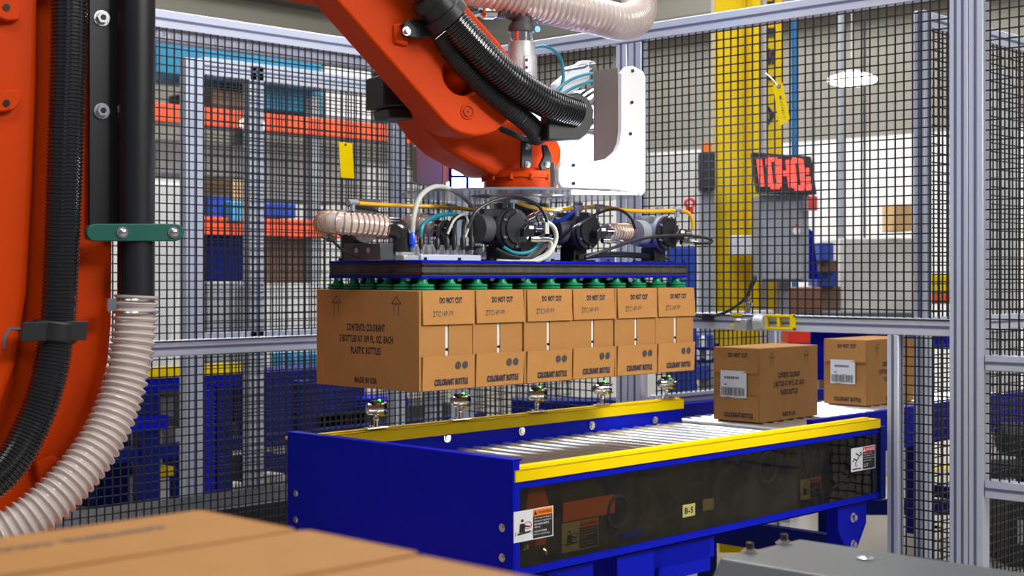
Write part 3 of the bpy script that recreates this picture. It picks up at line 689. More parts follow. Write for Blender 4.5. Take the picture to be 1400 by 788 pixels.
build('screw_socket', MB().cyl(q+ND*.005, q+ND*.0058, .006, n=6), 'gloss', cv)
fe = MB().prism(polyPL([(536, 34), (538, 60), (556, 64), (560, 30)], .215), ND*.012); build('hose_bracket_pad', fe, 'orange', fo, bev=.006)
# elbow behind the top frame edge joins link arm and forearm
el = [(-110, -420), (60, -470), (250, -400), (420, -170), (600, -60), (566, 0), (360, -40), (200, -160), (140, -40), (-140, -40)]
build('elbow_casting', slab(el, -.14, .20), 'orange', rb, bev=.02, seg=2)
# robot foot below the link arm, out of frame
build('base_column', MB().lathe(RB, RB+EZ*.50, [(0, .34), (.12, .34), (.14, .26), (.8, .24), (1, .18)], 32), 'orange', rb)
build('base_plate', MB().lathe(RB, RB+EZ*.03, [(0, .42), (1, .42)], 32), 'machine', rb)
# wrist housing: revolve-like thick body behind forearm then flange
wr = [(562, 108), (565, 138), (575, 163), (592, 186), (614, 206), (641, 222), (662, 232), (674, 240), (757, 240), (768, 228), (771, 205), (764, 190), (745, 180), (705, 160), (700, 110), (670, 75), (630, 62), (596, 74), (574, 88)]
wb_ = build('wrist_housing', slab(wr, -.13, .06), 'orange', rb, bev=.032, seg=4)
zc_ = lambda py: EYE+(CY-py)/F*4.86
WC = V((WR.x, WR.y, 0))
def ring(name, ya, yb_, ra, rb2, material, parent, n=40, prof=None):
    a, b = WC+EZ*zc_(yb_), WC+EZ*zc_(ya)
    return build(name, MB().lathe(a, b, prof or [(0, rb2), (1, ra)], n), material, parent)
fl = ring('wrist_flange', 232, 262, .12, .125, 'orange', rb, prof=[(0, .120), (.06, .124), (.55, .124), (.56, .131), (.85, .131), (.86, .118), (1, .112)])
mb = MB()
for i in range(12):
    g = i*PI/6; d = V((math.cos(g), math.sin(g), 0)); p = WC+d*.128+EZ*zc_(245); mb.cyl(p-EZ*.008, p+EZ*.010, .008, n=8)
build('flange_bolts', mb, 'orange', fl)
ring('tool_flange', 262, 280, .105, .105, 'chrome', rb, prof=[(0, .100), (.45, .100), (.5, .108), (.7, .108), (.72, .112), (1, .112)])
ring('tool_adapter', 279, 290, .1, .1, 'gloss', rb)
# motor at left
mo = MB(); mo.prism(polyPL([(500, 108), (540, 104), (548, 150), (500, 152)], -.12), ND*.14)
mt = build('wrist_motor', mo, 'black', rb, bev=.006); build('motor_foot', MB().prism(polyPL([(509, 152), (560, 152), (560, 168), (512, 166)], -.11), ND*.12), 'black', mt, bev=.005); build('motor_cap', MB().prism(polyPL([(511, 97), (560, 97), (560, 108), (509, 106)], -.11), ND*.12), 'black', mt, bev=.005)
# forearm hoses
path = [PL(530, -74, .29), PL(572, -26, .29), PL(612, 22, .29), PL(640, 53, .295), PL(665, 79, .30), PL(690, 102, .30), PL(716, 122, .30), PL(750, 142, .29), PL(786, 155, .26)]
fh = build('corrugated_cable_hose', MB().sweep(path, rib_fn(.0475, .0024, .0105), step=.0026, n=18), 'gloss', rb)
path = [PL(600, 40, .26), PL(614, 66, .25), PL(635, 92, .25), PL(668, 124, .25), PL(702, 152, .25), PL(726, 172, .22), PL(737, 188, .17)]
build('flat_cable_bundle', MB().sweep(path, rib_fn(.027, .0009, .007), step=.0023, n=14, flat=1.2), 'black', rb)
c = PL(600, 10, .29); d = (PL(618, 31, .29)-PL(582, -12, .29)).normalized(); s_ = d.cross(ND).normalized()
mb = MB().lathe(c-d*.055, c+d*.055, [(0, .058), (.05, .066), (.3, .066), (.32, .060), (.62, .060), (.65, .070), (.95, .070), (1, .056)], 28); cl = build('hose_saddle', mb, 'black', rb)
mb = MB().prism(polyPL([(546, 34), (556, 28), (600, 30), (604, 46), (575, 54), (560, 54), (548, 50)], .222), ND*.03); build('saddle_bracket', mb, 'black', cl, bev=.004)
q = PL(555, 43, .253); mb = MB().cyl(q, q+ND*.006, .014, n=18).cyl(q+ND*.006, q+ND*.016, .008, n=6); build('saddle_bolt', mb, 'steel', cl)
q = PL(600, 49, .30); q2 = PL(606, 44, .30); build('band_buckle', MB().obox(q, (q2-q), ND*.008, s_*.006), 'steel', cl)
c = PL(783, 168, .24); d = (PL(806, 172, .24)-PL(760, 160, .26)).normalized()
br = MB().prism(polyPL([(738, 160), (742, 144), (760, 131), (780, 128), (794, 137), (801, 152), (800, 172), (792, 186), (782, 194), (738, 194)], .215), ND*.05); build('end_bracket', br, 'black', rb, bev=.006, label='black plastic hose end bracket')
q = PL(779, 136, .262); build('bracket_screw', MB().cyl(q, q+ND*.003, .008, n=10), 'gloss', rb)
for nm, pts in (('flange_bracket', [(714, 192), (727, 190), (728, 228), (713, 229)]), ('flange_bracket', [(742, 198), (748, 198), (755, 214), (755, 230), (741, 233), (738, 226), (744, 214)])):
    k = build(nm, slab(pts, .125, .137), 'black', rb, bev=.002)
    for px, py in (((721, 201), (721, 225)) if pts[0][0] == 714 else ((748, 225),)):
        q = PL(px, py, .137); build('bolt', MB().cyl(q, q+ND*.004, .0105, n=16).cyl(q+ND*.004, q+ND*.011, .007, n=6), 'steel', k)
# silver valve, tee and top vacuum hose
def AT(px, py, t): return PL(px, py, t)
vv = build('vacuum_valve', MB().lathe(AT(713, 128, .02), AT(713, 58, .02), [(0, .044), (.25, .046), (.27, .052), (.7, .052), (.76, .046), (1, .045)], 24), 'castsil', rb)
pt = MB().prism(polyPL([(716, 76), (724, 76), (724, 100), (716, 100)], .068), ND*.006); build('port_plate', pt, 'castsil', vv, bev=.003)
mb = MB()
for py in (82, 92): q = AT(720, py, .075); mb.cyl(q, q+ND*.001, .005, n=12)
build('port_holes', mb, 'gloss', vv)
build('valve_neck', MB().lathe(AT(713, 60, .02), AT(713, 42, .02), [(0, .036), (.3, .036), (.31, .039), (.6, .039), (.61, .036), (1, .036)], 20), 'chrome', rb)
mb = MB().lathe(AT(713, 44, .02), AT(713, 32, .02), [(0, .046), (.5, .046), (1, .04)], 20); mb.sweep([AT(713, 36, .02), AT(713, 22, .02), AT(700, 13, .02), AT(678, 11, .02)], .036, step=.02, n=16); mb.cyl(AT(713, 30, .02), AT(713, 2, .02), .03)
build('pipe_tee', mb, 'cast', rb)
mb = MB().lathe(AT(680, 16, .02), AT(657, 16, .02), [(0, .021), (.3, .021), (.31, .026), (.9, .026), (1, .018)], 20); build('cable_gland', mb, 'chrome', rb)
build('upper_valve_stub', MB().cyl(AT(713, 150, .02), AT(713, 126, .02), .034), 'castsil', rb)
pa = [AT(560, -70, .03), AT(640, -22, .03), AT(700, -4, .03), AT(760, 10, .03), AT(815, 22, .01), AT(850, 30, -.04), AT(872, 20, -.15), AT(868, -15, -.26), AT(820, -70, -.32)]
hs = build('clear_vacuum_hose', MB().sweep(pa, rib_fn(.060, .0025, .0215), step=.0054, n=22), 'pvc', rb)
rg = MB(); Lp = resample(pa, .0215)
for i in range(1, len(Lp)-1): rg.torus(Lp[i], Lp[i+1]-Lp[i-1], .0630, .0026, 22, 6)
build('hose_ribs', rg, 'pvcr', hs)
def cable(name, pts, r, material, parent, n=8, label=None): return build(name, MB().sweep(pts, r, step=.012, n=n), material, parent, label=label)
cable('teal_cable', [AT(620, 40, .02), AT(640, 20, .02), AT(660, 15, .02)], .005, 'tealc', rb)
cable('white_cable', [AT(622, 44, .03), AT(642, 26, .03), AT(660, 18, .02)], .005, 'whitec', rb)
cable('teal_cable', [AT(722, 68, .02), AT(745, 64, .0), AT(764, 76, -.02), AT(770, 98, -.02), AT(767, 120, -.02), AT(752, 140, .0)], .006, 'tealc', rb)
cable('teal_cable', [AT(752, 132, .03), AT(775, 112, .03), AT(800, 102, .0), AT(824, 100, -.05)], .0055, 'tealc', rb)
cable('teal_cable', [AT(756, 138, .03), AT(780, 122, .03), AT(806, 112, .0), AT(824, 106, -.05)], .0055, 'tealc', rb)
cable('black_cable', [AT(780, 142, .1), AT(796, 128, .08), AT(812, 118, .04), AT(826, 114, -.03)], .0055, 'black', rb)
cable('black_cable', [AT(788, 146, .1), AT(802, 132, .08), AT(815, 124, .04), AT(826, 118, -.03)], .0055, 'black', rb)
cable('grey_cable', [AT(800, 148, .1), AT(812, 136, .08), AT(820, 124, .04), AT(826, 112, -.03)], .007, mat('mauve_cable', (.25, .17, .22), .4), rb)
for i in range(3): cable('black_cable', [AT(678+i*3, 172+i*3, .12), AT(700+i*4, 180+i*4, .13), AT(716+i*2, 188+i*3, .12), AT(734, 190, .10)], .006, 'black', rb)
for a, b in (((770, 96), (812, 88)), ((792, 142), (824, 138)), ((795, 168), (826, 165)), ((796, 180), (824, 180))): build('connector_plug', MB().lathe(AT(*a, -.06), AT(*b, -.08), [(0, .008), (.3, .010), (.6, .015), (.9, .015), (1, .01)], 12), 'steel', rb)
build('sensor_housing', MB().prism(polyPL([(752, 116), (790, 84), (800, 84), (800, 110), (765, 140), (752, 140)], -.09), ND*.03), 'white', rb, bev=.004)
# ================================================================ LIGHT SHROUD around the wrist
sh = thing('inspection_light', (.78, .72, EYE+(CY-270)/F*4.86), 'white L-shaped inspection light housing with glowing panels around the robot wrist', 'light')
YP = .45
def LP(px, py): return OY(px, py, YP)
Lpts = [(850, 100)]+[(858, 91), (866, 90), (879, 97), (883, 104), (883, 262), (878, 268), (776, 259), (768, 256), (764, 248), (764, 232), (768, 223), (776, 219), (815, 221), (832, 217), (843, 207), (848, 195), (850, 180)]
build('front_plate', MB().prism([LP(*p) for p in Lpts], (0, .018, 0)), 'white', sh, bev=.003)
xs = LP(850, 150).x
zt_, zb_ = LP(850, 92).z, LP(850, 222).z
sd = [(xs, YP+.018, zt_), (xs, YP+.125, zt_), (xs, YP+.125, zb_), (xs, YP+.05, zb_), (xs, YP+.018, zb_+.09)]
build('side_plate', MB().prism(sd, (.01, 0, 0)), 'greyp', sh)
build('end_plate', MB().box((LP(764, 240).x-.003, YP+.018, LP(764, 257).z), (LP(764, 240).x+.003, YP+.035, LP(764, 222).z)), 'greyp', sh)
for px, py in ((864, 97), (863, 140), (861, 183), (783, 226), (783, 251)):
    q = LP(px, py); build('plate_screw', MB().cyl(q, q-EY*.006, .0055, n=12), 'gloss', sh)
rg_ = MB(); zz = EYE+(CY-267)/F*4.86
for i in range(48):                                       # thin round carrier ring
    a0, a1 = i*PI/24, (i+1)*PI/24
    def rp(r, a, z): return V((.78+r*math.cos(a), .72+r*math.sin(a), z))
    rg_.hexa([rp(.17, a0, zz-.004), rp(.40, a0, zz-.004), rp(.40, a1, zz-.004), rp(.17, a1, zz-.004), rp(.17, a0, zz+.004), rp(.40, a0, zz+.004), rp(.40, a1, zz+.004), rp(.17, a1, zz+.004)])
build('carrier_ring', rg_, mat('clear_ring', (.55, .58, .7), .12, trans=.6), sh)
YB = 1.02
def BP(px, py): return OY(px, py, YB)
build('rear_plate', MB().prism([BP(*p) for p in ((574, 196), (607, 196), (607, 254), (576, 254), (569, 248), (569, 200))], (0, .02, 0)), 'greyp', sh, bev=.004)
build('rear_plate_edge', MB().prism([BP(*p) for p in ((605, 196), (616, 196), (616, 248), (605, 250))], (0, .03, 0)), 'tan', sh)
gp = MB()
gp.prism([BP(*p) for p in ((617, 215), (662, 215), (662, 266), (617, 266))], (0, .012, 0))
p_ = build('light_panel', gp, 'ledw', sh)
gb = MB()
for a, b in (((638, 215), (641, 266)), ((617, 240), (662, 243)), ((615, 213), (618, 268)), ((615, 263), (664, 267))): gb.prism([OY(a[0], a[1], YB-.005), OY(b[0], a[1], YB-.005), OY(b[0], b[1], YB-.005), OY(a[0], b[1], YB-.005)], (0, .004, 0))
build('panel_bars', gb, 'bluedk', p_)
build('light_panel', MB().prism([BP(*p) for p in ((700, 140), (828, 118), (832, 264), (700, 264))], (0, .012, 0)), 'ledw', sh)
build('panel_frame', MB().prism([OY(*p, YB+.014) for p in ((610, 200), (836, 114), (840, 268), (610, 268))], (0, .006, 0)), 'white', sh)
build('panel_support', MB().box((.70, .86, zz), (.86, YB+.02, zz+.012)), 'dkalu', sh)
def plight(loc, e, col, r=.03):
    l = bpy.data.lights.new('blue_led_glow', 'POINT'); l.energy = e; l.color = col; l.shadow_soft_size = r
    o = bpy.data.objects.new('blue_led_glow', l); COL.objects.link(o); o.location = loc
for px, py, t_ in ((668, 236, -.16), (742, 182, -.10), (735, 40, -.12)):
    q = PL(px, py, t_); build('blue_led', MB().sphere(q, .010, 8), 'ledb', sh); plight(q-ND*.03, .2 if px == 668 else .9, (.02, .08, 1))
l = area(c2w(.32, 4.75, .28), c2w(.40, 4.2, .26), .25, .25, 5, (.8, .9, 1)); l.name = 'panel_glow'
# ================================================================ VACUUM GRIPPER
GX0, GX1, GY0, GY1 = .13, 1.425, .50, .935; GZ = 1.389
gr = thing('vacuum_gripper', (.78, .72, 1.335), 'flat vacuum gripper head with blue plates, pumps and green suction cups', 'gripper')
build('top_plate', MB().box((GX0, GY0, GZ-.008), (GX1, GY1, GZ)), 'blue', gr, bev=.001)
build('bottom_plate', MB().box((GX0, GY0, 1.335), (GX1, GY1, 1.343)), 'blue', gr, bev=.001)
build('foam_core', MB().box((GX0+.004, GY0+.004, 1.343), (GX1-.004, GY1-.004, GZ-.008)), 'foam', gr)
eb = MB()
for z in (1.350, 1.374): eb.box((GX0+.001, GY0+.001, z-.003), (GX1-.001, GY0+.004, z+.003)); eb.box((GX0+.001, GY0+.001, z-.003), (GX0+.004, GY1-.001, z+.003))
build('edge_strips', eb, 'gloss', gr)
c0_ = None
for i in range(12):
    for j in range(6):
        loc = V((.0965+.055+i*.1115, .52+j*.079, 1.300))
        if c0_ is None: c0_ = build('suction_cup', MB().lathe(loc, loc+EZ*.035, [(0, .031), (.1, .034), (.22, .034), (.28, .027), (.34, .034), (.48, .034), (.54, .018), (.75, .013), (1, .013)], 16), 'green', gr, origin=loc)
        else: inst(c0_, gr, loc)
b0 = None
for x in [GX0+.03+.14*i for i in range(10)]:
    for y in (GY0+.018,):
        loc = V((x, y, GZ)); bolt('plate_bolt', loc, EZ, .007, gr, 'gloss', h=.5)
        bolt('lower_nut', loc-EZ*.054, -EZ, .008, gr, 'steel', h=.4)
for y in (.58, .68, .80, .90): bolt('plate_bolt', (GX0+.016, y, GZ), EZ, .007, gr, 'gloss', h=.5); bolt('lower_nut', (GX0+.016, y, 1.335), -EZ, .008, gr, 'steel', h=.4)
# aluminium beams on the plate
build('support_beam', MB().box((.30, .78, GZ), (1.35, .84, GZ+.035)), 'alu', gr, bev=.002)
build('center_column', MB().box((.72, .66, GZ), (.84, .78, GZ+.11)).lathe((.78, .72, GZ+.09), (.78, .72, EYE+(CY-288)/F*4.86), [(0, .08), (1, .09)], 24), 'black', gr, bev=.003)
build('cross_bracket', MB().box((.62, .69, GZ+.085), (.98, .75, GZ+.12)), 'gloss', gr, bev=.003)
# vacuum valves
def valve(px, py, rp, body, Y=.535, blk=False):
    q = OY(px, py, Y); d = (q-CAM).dot(fwd); r = rp/F*d
    v = build('vacuum_valve', MB().lathe(q+EY*.004, q+EY*.125, [(0, r*1.0), (.12, r*1.02), (.16, r*.92), (.35, r*.62), (.75, r*.62), (.8, r*.78), (1, r*.75)], 28)
              .lathe(q+V((-.005, .06, 0)), q+V((-.11, .06, 0)), [(0, r*.6), (.5, r*.5), (.6, r*.72), (1, r*.70)], 20).obox(q+V((-.02, .075, r*.75)), EX*.05, EY*.012, EZ*.014)
              .obox(q+V((0, .06, -r*.72)), EX*.028, EY*.028, EZ*r*.35), body, gr)
    build('face_disc', MB().lathe(q+EY*.006, q-EY*.014, [(0, r*.98), (.6, r*.96), (.62, r*.72), (1, r*.70)], 32), 'black', v)
    mb = MB()
    for k in range(6):
        g = PI/6+k*PI/3; p = q+V((math.cos(g)*r*.84, -.008, math.sin(g)*r*.84)); mb.lathe(p, p-EY*.006, [(0, .0065), (1, .005)], 8)
    build('face_screws', mb, 'steel', v)
    p = q+V((.018, -.03, -.004)); sw = build('sensor_block', MB().prism([p+V(k) for k in ((-.026, 0, -.022), (.016, 0, -.022), (.036, 0, .018), (-.004, 0, .020), (-.024, 0, .004))], (0, -.020, 0)), 'gloss', v, bev=.002)
    build('rating_label', quad(MB(), p+V((.008, -.0205, .008)), EX, EZ, .022, .010, .0004), 'paper', sw)
    mb = MB().cyl(p+V((.034, -.01, .002)), p+V((.056, -.02, .002)), .011); build('knob', mb, 'gloss', v)
    a = p+V((.01, -.012, -.028)); b = a+V((.085, -.02, -.002)); build('cable_plug', MB().lathe(a, b, [(0, .010), (.35, .0115), (.36, .0085), (.7, .0085), (1, .004)], 12), 'chrome' if not blk else 'gloss', v)
    lg = MB().box((q.x-.032, q.y+.03, GZ), (q.x+.032, q.y+.095, q.z-r*.8)); build('leg_block', lg, 'black', v, bev=.003)
    build('mount_foot', MB().box((q.x-.06, q.y+.015, GZ), (q.x+.06, q.y+.11, GZ+.006)), 'gloss', v)
    e_ = q+V((-.01, .03, r*1.0)); build('elbow_fitting', MB().cyl(e_, e_+EZ*.022, .008).obox(e_+EZ*.026, EX*.012, EY*.008, EZ*.007), 'castlt', v)
    return q, r, b
qa, ra, pa_ = valve(703, 313, 28.5, 'cast', .53)
qb, rb_, pb = valve(803, 316, 26, 'cast', .54)
qc, rc, pc = valve(912, 319, 24.5, 'castlt', .55)
# rear valve and hose coils at left
q = OY(500, 305, .80); v = build('vacuum_valve', MB().lathe(q, q+EY*.10, [(0, .062), (.2, .062), (.3, .045), (1, .045)], 24).lathe(q+EX*.05, q-EX*.03, [(0, .03), (1, .03)], 16), 'cast', gr)
build('leg_block', MB().box((q.x-.03, .82, GZ), (q.x+.03, .88, q.z)), 'black', v)
build('top_bracket', MB().box((q.x-.05, .80, q.z+.05), (q.x+.06, .83, q.z+.075)), 'cast', v)
def coil(pts, r, Y_, nm='coiled_vacuum_hose', rm='copper'):
    h_ = build(nm, MB().sweep(pts, r, step=.008, n=16), 'pvc', gr); k = MB(); Lp = resample(pts, .0165)
    for i in range(1, len(Lp)-1): k.torus(Lp[i], Lp[i+1]-Lp[i-1], r+.001, .0024, 18, 5)
    build('hose_helix', k, rm, h_)
coil([OY(534, 312, .62), OY(505, 308, .64), OY(475, 306, .66), OY(452, 304, .70), OY(445, 306, .78), OY(465, 304, .86), OY(492, 304, .90)], .033, .7)
mb = MB().sweep([OY(530, 312, .62), OY(543, 312, .60), OY(549, 322, .60), OY(549, 336, .60)], .031, step=.012, n=16); mb.cyl(OY(549, 335, .60), OY(549, 345, .60), .034); build('hose_elbow', mb, 'gloss', gr)
coil([OY(596, 314, .78), OY(580, 305, .80), OY(566, 305, .84), OY(560, 312, .90)], .030, .8)
mb = MB().sweep([OY(594, 312, .76), OY(606, 315, .74), OY(609, 325, .74), OY(609, 338, .74)], .029, step=.012, n=16); build('hose_elbow', mb, 'gloss', gr)
coil([OY(828, 318, .62), OY(850, 318, .63), OY(862, 318, .66), OY(866, 318, .72)], .030, .66)
coil([OY(742, 300, .60), OY(752, 297, .64), OY(760, 300, .70)], .026, .62, rm='chrome')
mb = MB().lathe(OY(722, 305, .58), OY(745, 296, .55), [(0, .022), (.4, .026), (.45, .03), (.6, .03), (.62, .024), (.8, .028), (1, .022)], 18); build('swivel_fitting', mb, 'chrome', gr)
mb = MB().lathe(OY(860, 318, .64), OY(872, 318, .62), [(0, .03), (.5, .024), (1, .02)], 16); build('hose_barb', mb, 'gloss', gr)
# valve manifold blocks
def blkpx(nm, p0, p1, Y, dy, m, **k):
    a, b = OY(*p0, Y), OY(*p1, Y); return build(nm, MB().box((a.x, Y, max(b.z, GZ)), (b.x, Y+dy, a.z)), m, gr, **k)
a = OY(541, 333, .60); xr = OY(536, 333, .60).x
db = build('regulator_block', MB().box((a.x-.06, .60, GZ), (a.x, .77, a.z)), 'dkalu', gr, bev=.002)
mb = MB()
for y in (.655, .71): c = V((a.x-.06, y, GZ+.03)); mb.lathe(c, c-EX*.001, [(0, .0085), (1, .0085)], 16).box(c+V((-.002, -.0018, -.006)), c+V((0, .0018, .006)))
build('port_screws', mb, 'steel', db)
blkpx('manifold_body', (541, 334), (660, 352), .66, .06, 'castsil', bev=.002)
blkpx('manifold_rail', (552, 349), (576, 360), .56, .05, 'castsil', bev=.002)
mfl = blkpx('manifold', (576, 348), (658, 360), .55, .06, 'alu', bev=.002)
def plug(px, ptop, pbot, Y, m, r): 
    build('cable_plug', MB().lathe(OY(px, pbot, Y), OY(px, ptop, Y), [(0, r*.7), (.2, r*.7), (.21, r), (.75, r), (1, r*.55)], 12), m, mfl if False else gr)
    build('plug_nut', MB().lathe(OY(px, pbot+6, Y), OY(px, pbot, Y), [(0, r*.6), (.3, r*.6), (.31, r*.85), (1, r*.85)], 8), 'steel', gr)
plug(564, 317, 339, .56, 'bluet', .0105)
plug(575.5, 325, 341, .58, 'black', .008)
for px, tp in ((598, 325), (611, 324), (621, 320), (633, 322), (645, 322)): plug(px, tp, 342, .58, 'black', .0095)
C = OY
cable('white_cable', [C(564, 318, .56), C(566, 296, .56), C(574, 270, .57), C(592, 256, .60), C(614, 258, .66), C(636, 272, .70), C(650, 288, .72)], .0075, 'whitec', gr, 10)
cable('teal_cable', [C(575, 325, .58), C(578, 308, .58), C(594, 297, .60), C(616, 293, .64), C(634, 298, .70)], .0068, 'tealc', gr)
for px, pts in ((598, [(600, 312), (606, 304), (612, 303)]), (611, [(614, 308), (624, 296), (636, 296)]), (621, [(622, 305), (630, 298), (646, 300)]), (633, [(634, 308), (640, 296), (656, 300)]), (645, [(645, 306), (648, 298), (662, 296)])):
    cable('black_cable', [C(px, 325, .58)]+[C(a, b, .60+.02*i) for i, (a, b) in enumerate(pts)], .0055, 'black', gr)
cable('black_cable', [C(612, 320, .57), C(622, 300, .57), C(636, 294, .6), C(640, 312, .6), C(634, 328, .58)], .004, 'whitec', gr)
cable('black_cable', [C(640, 312, .52), C(652, 288, .51), C(680, 273, .50), (C(710, 271, .49)), C(735, 281, .485), C(747, 300, .48), C(745, 318, .48), C(735, 326, .48)], .0055, 'black', gr)
build('cable_marker', MB().obox(C(747, 312, .478), EX*.009, EY*.004, EZ*.018), 'whitec', gr)
cable('grey_cable', [C(740, 300, .50), C(756, 310, .50), C(760, 328, .50), C(748, 350, .50), C(724, 358, .51), C(690, 358, .53), C(680, 357, .55)], .0075, 'whitec', gr)
cable('grey_cable', [C(738, 326, .50), C(752, 330, .50), C(752, 342, .50), C(736, 353, .51), C(710, 355, .52)], .0065, 'whitec', gr)
cable('teal_cable', [C(688, 338, .53), C(704, 346, .52), C(725, 344, .51), C(744, 326, .51)], .006, 'tealc', gr)
for i in range(5): cable('black_cable', [C(678+i*3, 340+i*2, .53), C(700+i*3, 350+i*1.2, .52), C(728, 352-i*1.5, .51), C(746+i*2, 338-i*4, .51)], .005, 'black', gr)
cable('black_cable', [C(762, 330, .56), C(790, 308, .5), C(822, 290, .5), C(846, 287, .5), C(862, 298, .52), C(868, 312, .55)], .005, 'black', gr)
cable('black_cable', [C(800, 352, .50), C(835, 340, .48), C(880, 326, .48), C(930, 322, .48), C(968, 326, .46), (C(972, 332, .45)), C(950, 333, .47)], .0055, 'black', gr)
for i in range(3): cable('black_cable', [C(790, 354-i*2, .56), C(830, 350-i*2, .58), C(880, 352-i*2, .6), C(915, 354, .62)], .005, 'black', gr)
cable('black_cable', [C(492, 352, .66), C(470, 343, .62), C(455, 330, .60), C(442, 324, .60)], .004, 'black', gr)
build('cable_plug', MB().lathe(C(456, 327, .60), C(440, 324, .60), [(0, .010), (.5, .011), (.6, .006), (1, .004)], 10), 'gloss', gr)
def tubes(nm, pts, m, r=.0062):
    cable(nm, [C(a, b, y) for a, b, y in pts], r, m, gr, 10)
tubes('yellow_air_tube', [(486, 278, .78), (540, 281, .76), (610, 283, .72), (650, 288, .70)], 'yelt', .0068)
tubes('yellow_air_tube', [(704, 276, .54), (725, 283, .53), (755, 287, .53), (782, 285, .54)], 'yelt', .0068)
tubes('yellow_air_tube', [(796, 284, .54), (812, 283, .54)], 'yelt', .0068)
tubes('yellow_air_tube', [(824, 283, .54), (860, 288, .54), (900, 289, .54), (922, 288, .54)], 'yelt', .0068)
tubes('yellow_air_tube', [(930, 288, .54), (941, 291, .53), (947, 302, .52), (947, 314, .52)], 'yelt', .0068)
tubes('blue_air_tube', [(784, 289, .54), (770, 300, .56), (752, 306, .60)], 'bluet', .0068)
for px, py, y in ((482, 277, .78), (616, 283, .72), (700, 275, .54), (789, 285, .54), (818, 283, .54), (926, 287, .54)):
    q = C(px, py, y); f_ = build('air_fitting', MB().cyl(q-EX*.018, q+EX*.018, .0095, n=12).cyl(q, q-EZ*.026, .008, n=10), 'castlt', gr)
    build('release_ring', MB().cyl(q+EX*.018, q+EX*.021, .0096, n=12), 'red', f_)
# ================================================================ SMALL THINGS ON THE FENCES
def lbox(px, py, X, wpx, hpx):
    c = OX(px, py, X); return c, abs(OX(px-wpx/2, py, X).y-OX(px+wpx/2, py, X).y), abs(OX(px, py-hpx/2, X).z-OX(px, py+hpx/2, X).z)
xt = FX-h-.012
tg = MB().prism([OX(a, b, xt) for a, b in ((1057, 118), (1062, 112), (1070, 113), (1080, 162), (1077, 166), (1066, 173))], (-.0012, 0, 0))
t = tag(build('paper_tag', tg, 'yellow'), 'yellow paper tag with handwritten number tied to the right mesh fence', 'tag', None)
q = OX(1065, 118, xt-.0015); build('eyelet', MB().torus(q, EX, .006, .003, 16, 6), mat('mauve_eyelet', (.25, .12, .2), .5), t)
uz = (OX(1077, 163, xt)-OX(1068, 116, xt)).normalized()
tx = MB(); text(tx, 'M-11161-1', OX(1070, 146, xt)-EX*.003, uz, uz.cross(EX)*-1 if False else -EY*.97+EZ*-.0, .085, .011, .01); build('handwriting', tx, 'ink', t)
cable('tie_wire', [OX(1065, 118, xt), OX(1056, 108, xt), OX(1047, 100, FX-h-.006)], .0022, 'steel', t)
ys = OY(472, 218, FY-h-.012)
t = tag(build('yellow_card', MB().prism([OY(a, b, FY-h-.010) for a, b in ((463, 194), (481, 196), (484, 244), (466, 243))], (0, -.002, 0)), 'yellow'), 'small yellow card hanging on the left mesh fence', 'card', None)
build('hang_hole', MB().cyl(OY(472, 198, FY-h-.0125), OY(472, 198, FY-h-.0135), .006, n=12), 'gloss', t)
# interlock switch on the middle rail
xs_ = FX-h-.001
def XB(mb, px0, py0, px1, py1, dx, x0=xs_):
    a, b = OX(px0, py0, x0), OX(px1, py1, x0); return mb.box((x0-dx, a.y, a.z), (x0, b.y, b.z))
t = thing('interlock_switch', OX(1045, 455, xs_), 'yellow slotted gate interlock switch bolted on the right middle rail', 'switch')
yb_ = MB(); XB(yb_, 1048, 430, 1088, 434, .02); XB(yb_, 1048, 447, 1088, 451, .02); XB(yb_, 1084, 430, 1088, 451, .022); XB(yb_, 1048, 434, 1052, 447, .02); XB(yb_, 1066, 434, 1069, 447, .02); XB(yb_, 1003, 428, 1016, 432, .02); XB(yb_, 1003, 442, 1014, 446, .02)
build('slotted_bracket', yb_, 'yellow', t, bev=.001)
XBm = MB(); XB(XBm, 1014, 436, 1030, 452, .05); XBm.lathe(OX(1035, 441, xs_-.02), OX(1047, 441, xs_-.02), [(0, .036), (1, .03)], 16); build('switch_body', XBm, 'castsil', t, bev=.002)
build('plug', MB().lathe(OX(1023, 428, xs_-.03), OX(1023, 404, xs_-.03), [(0, .012), (.4, .012), (.41, .016), (.6, .016), (.61, .009), (1, .006)], 12).cyl(OX(1006, 440, xs_-.04), OX(1014, 440, xs_-.04), .012), 'chrome', t)
cable('cable', [OX(1023, 406, xs_-.03), OX(1026, 392, xs_-.03), OX(1033, 378, xs_-.03), OX(1030, 388, xs_-.04), OX(1015, 412, xs_-.03), OX(990, 428, xs_-.02), OX(965, 433, xs_-.01), OX(945, 431, xs_-.01)], .006, 'black', t)
build('cable_tie', MB().obox(OX(969, 434, xs_-.01), EX*.02, EY*.018, EZ*.014), 'black', t)
# ================================================================ BACKGROUND RIGHT
def D(px, py, d): return at(px, py, d)
R_ = c2w(1, 0, 0)-CAM; R_.z = 0; R_.normalize()
def cbox(px0, py0, px1, py1, d, dd):                       # box seen as px rect at depth d, thickness dd, axis = camera-facing objects standing free
    a, b = D(px0, py0, d), D(px1, py1, d); mb = MB(); c = (a+b)/2+fwd*dd/2; return mb.obox(c, R_*((b-a).dot(R_)/2), fwd*dd/2, EZ*((a.z-b.z)/2))
def simple(nm, rect, d, dd, m, lab, cat, group=None, bev=.006, down=False):
    k = cbox(*rect, d, dd); zm_ = min(v.z for v in k.v)
    if down:
        for v in k.v: v.z = 0 if v.z < zm_+.001 else v.z
    return tag(build(nm, k, m, bev=bev), lab, cat, group)
dc = 8.2
b = D(1010, 300, dc); b.z = 0
t = thing('steel_column', b, 'yellow painted steel I-beam column behind the right fence', 'column')
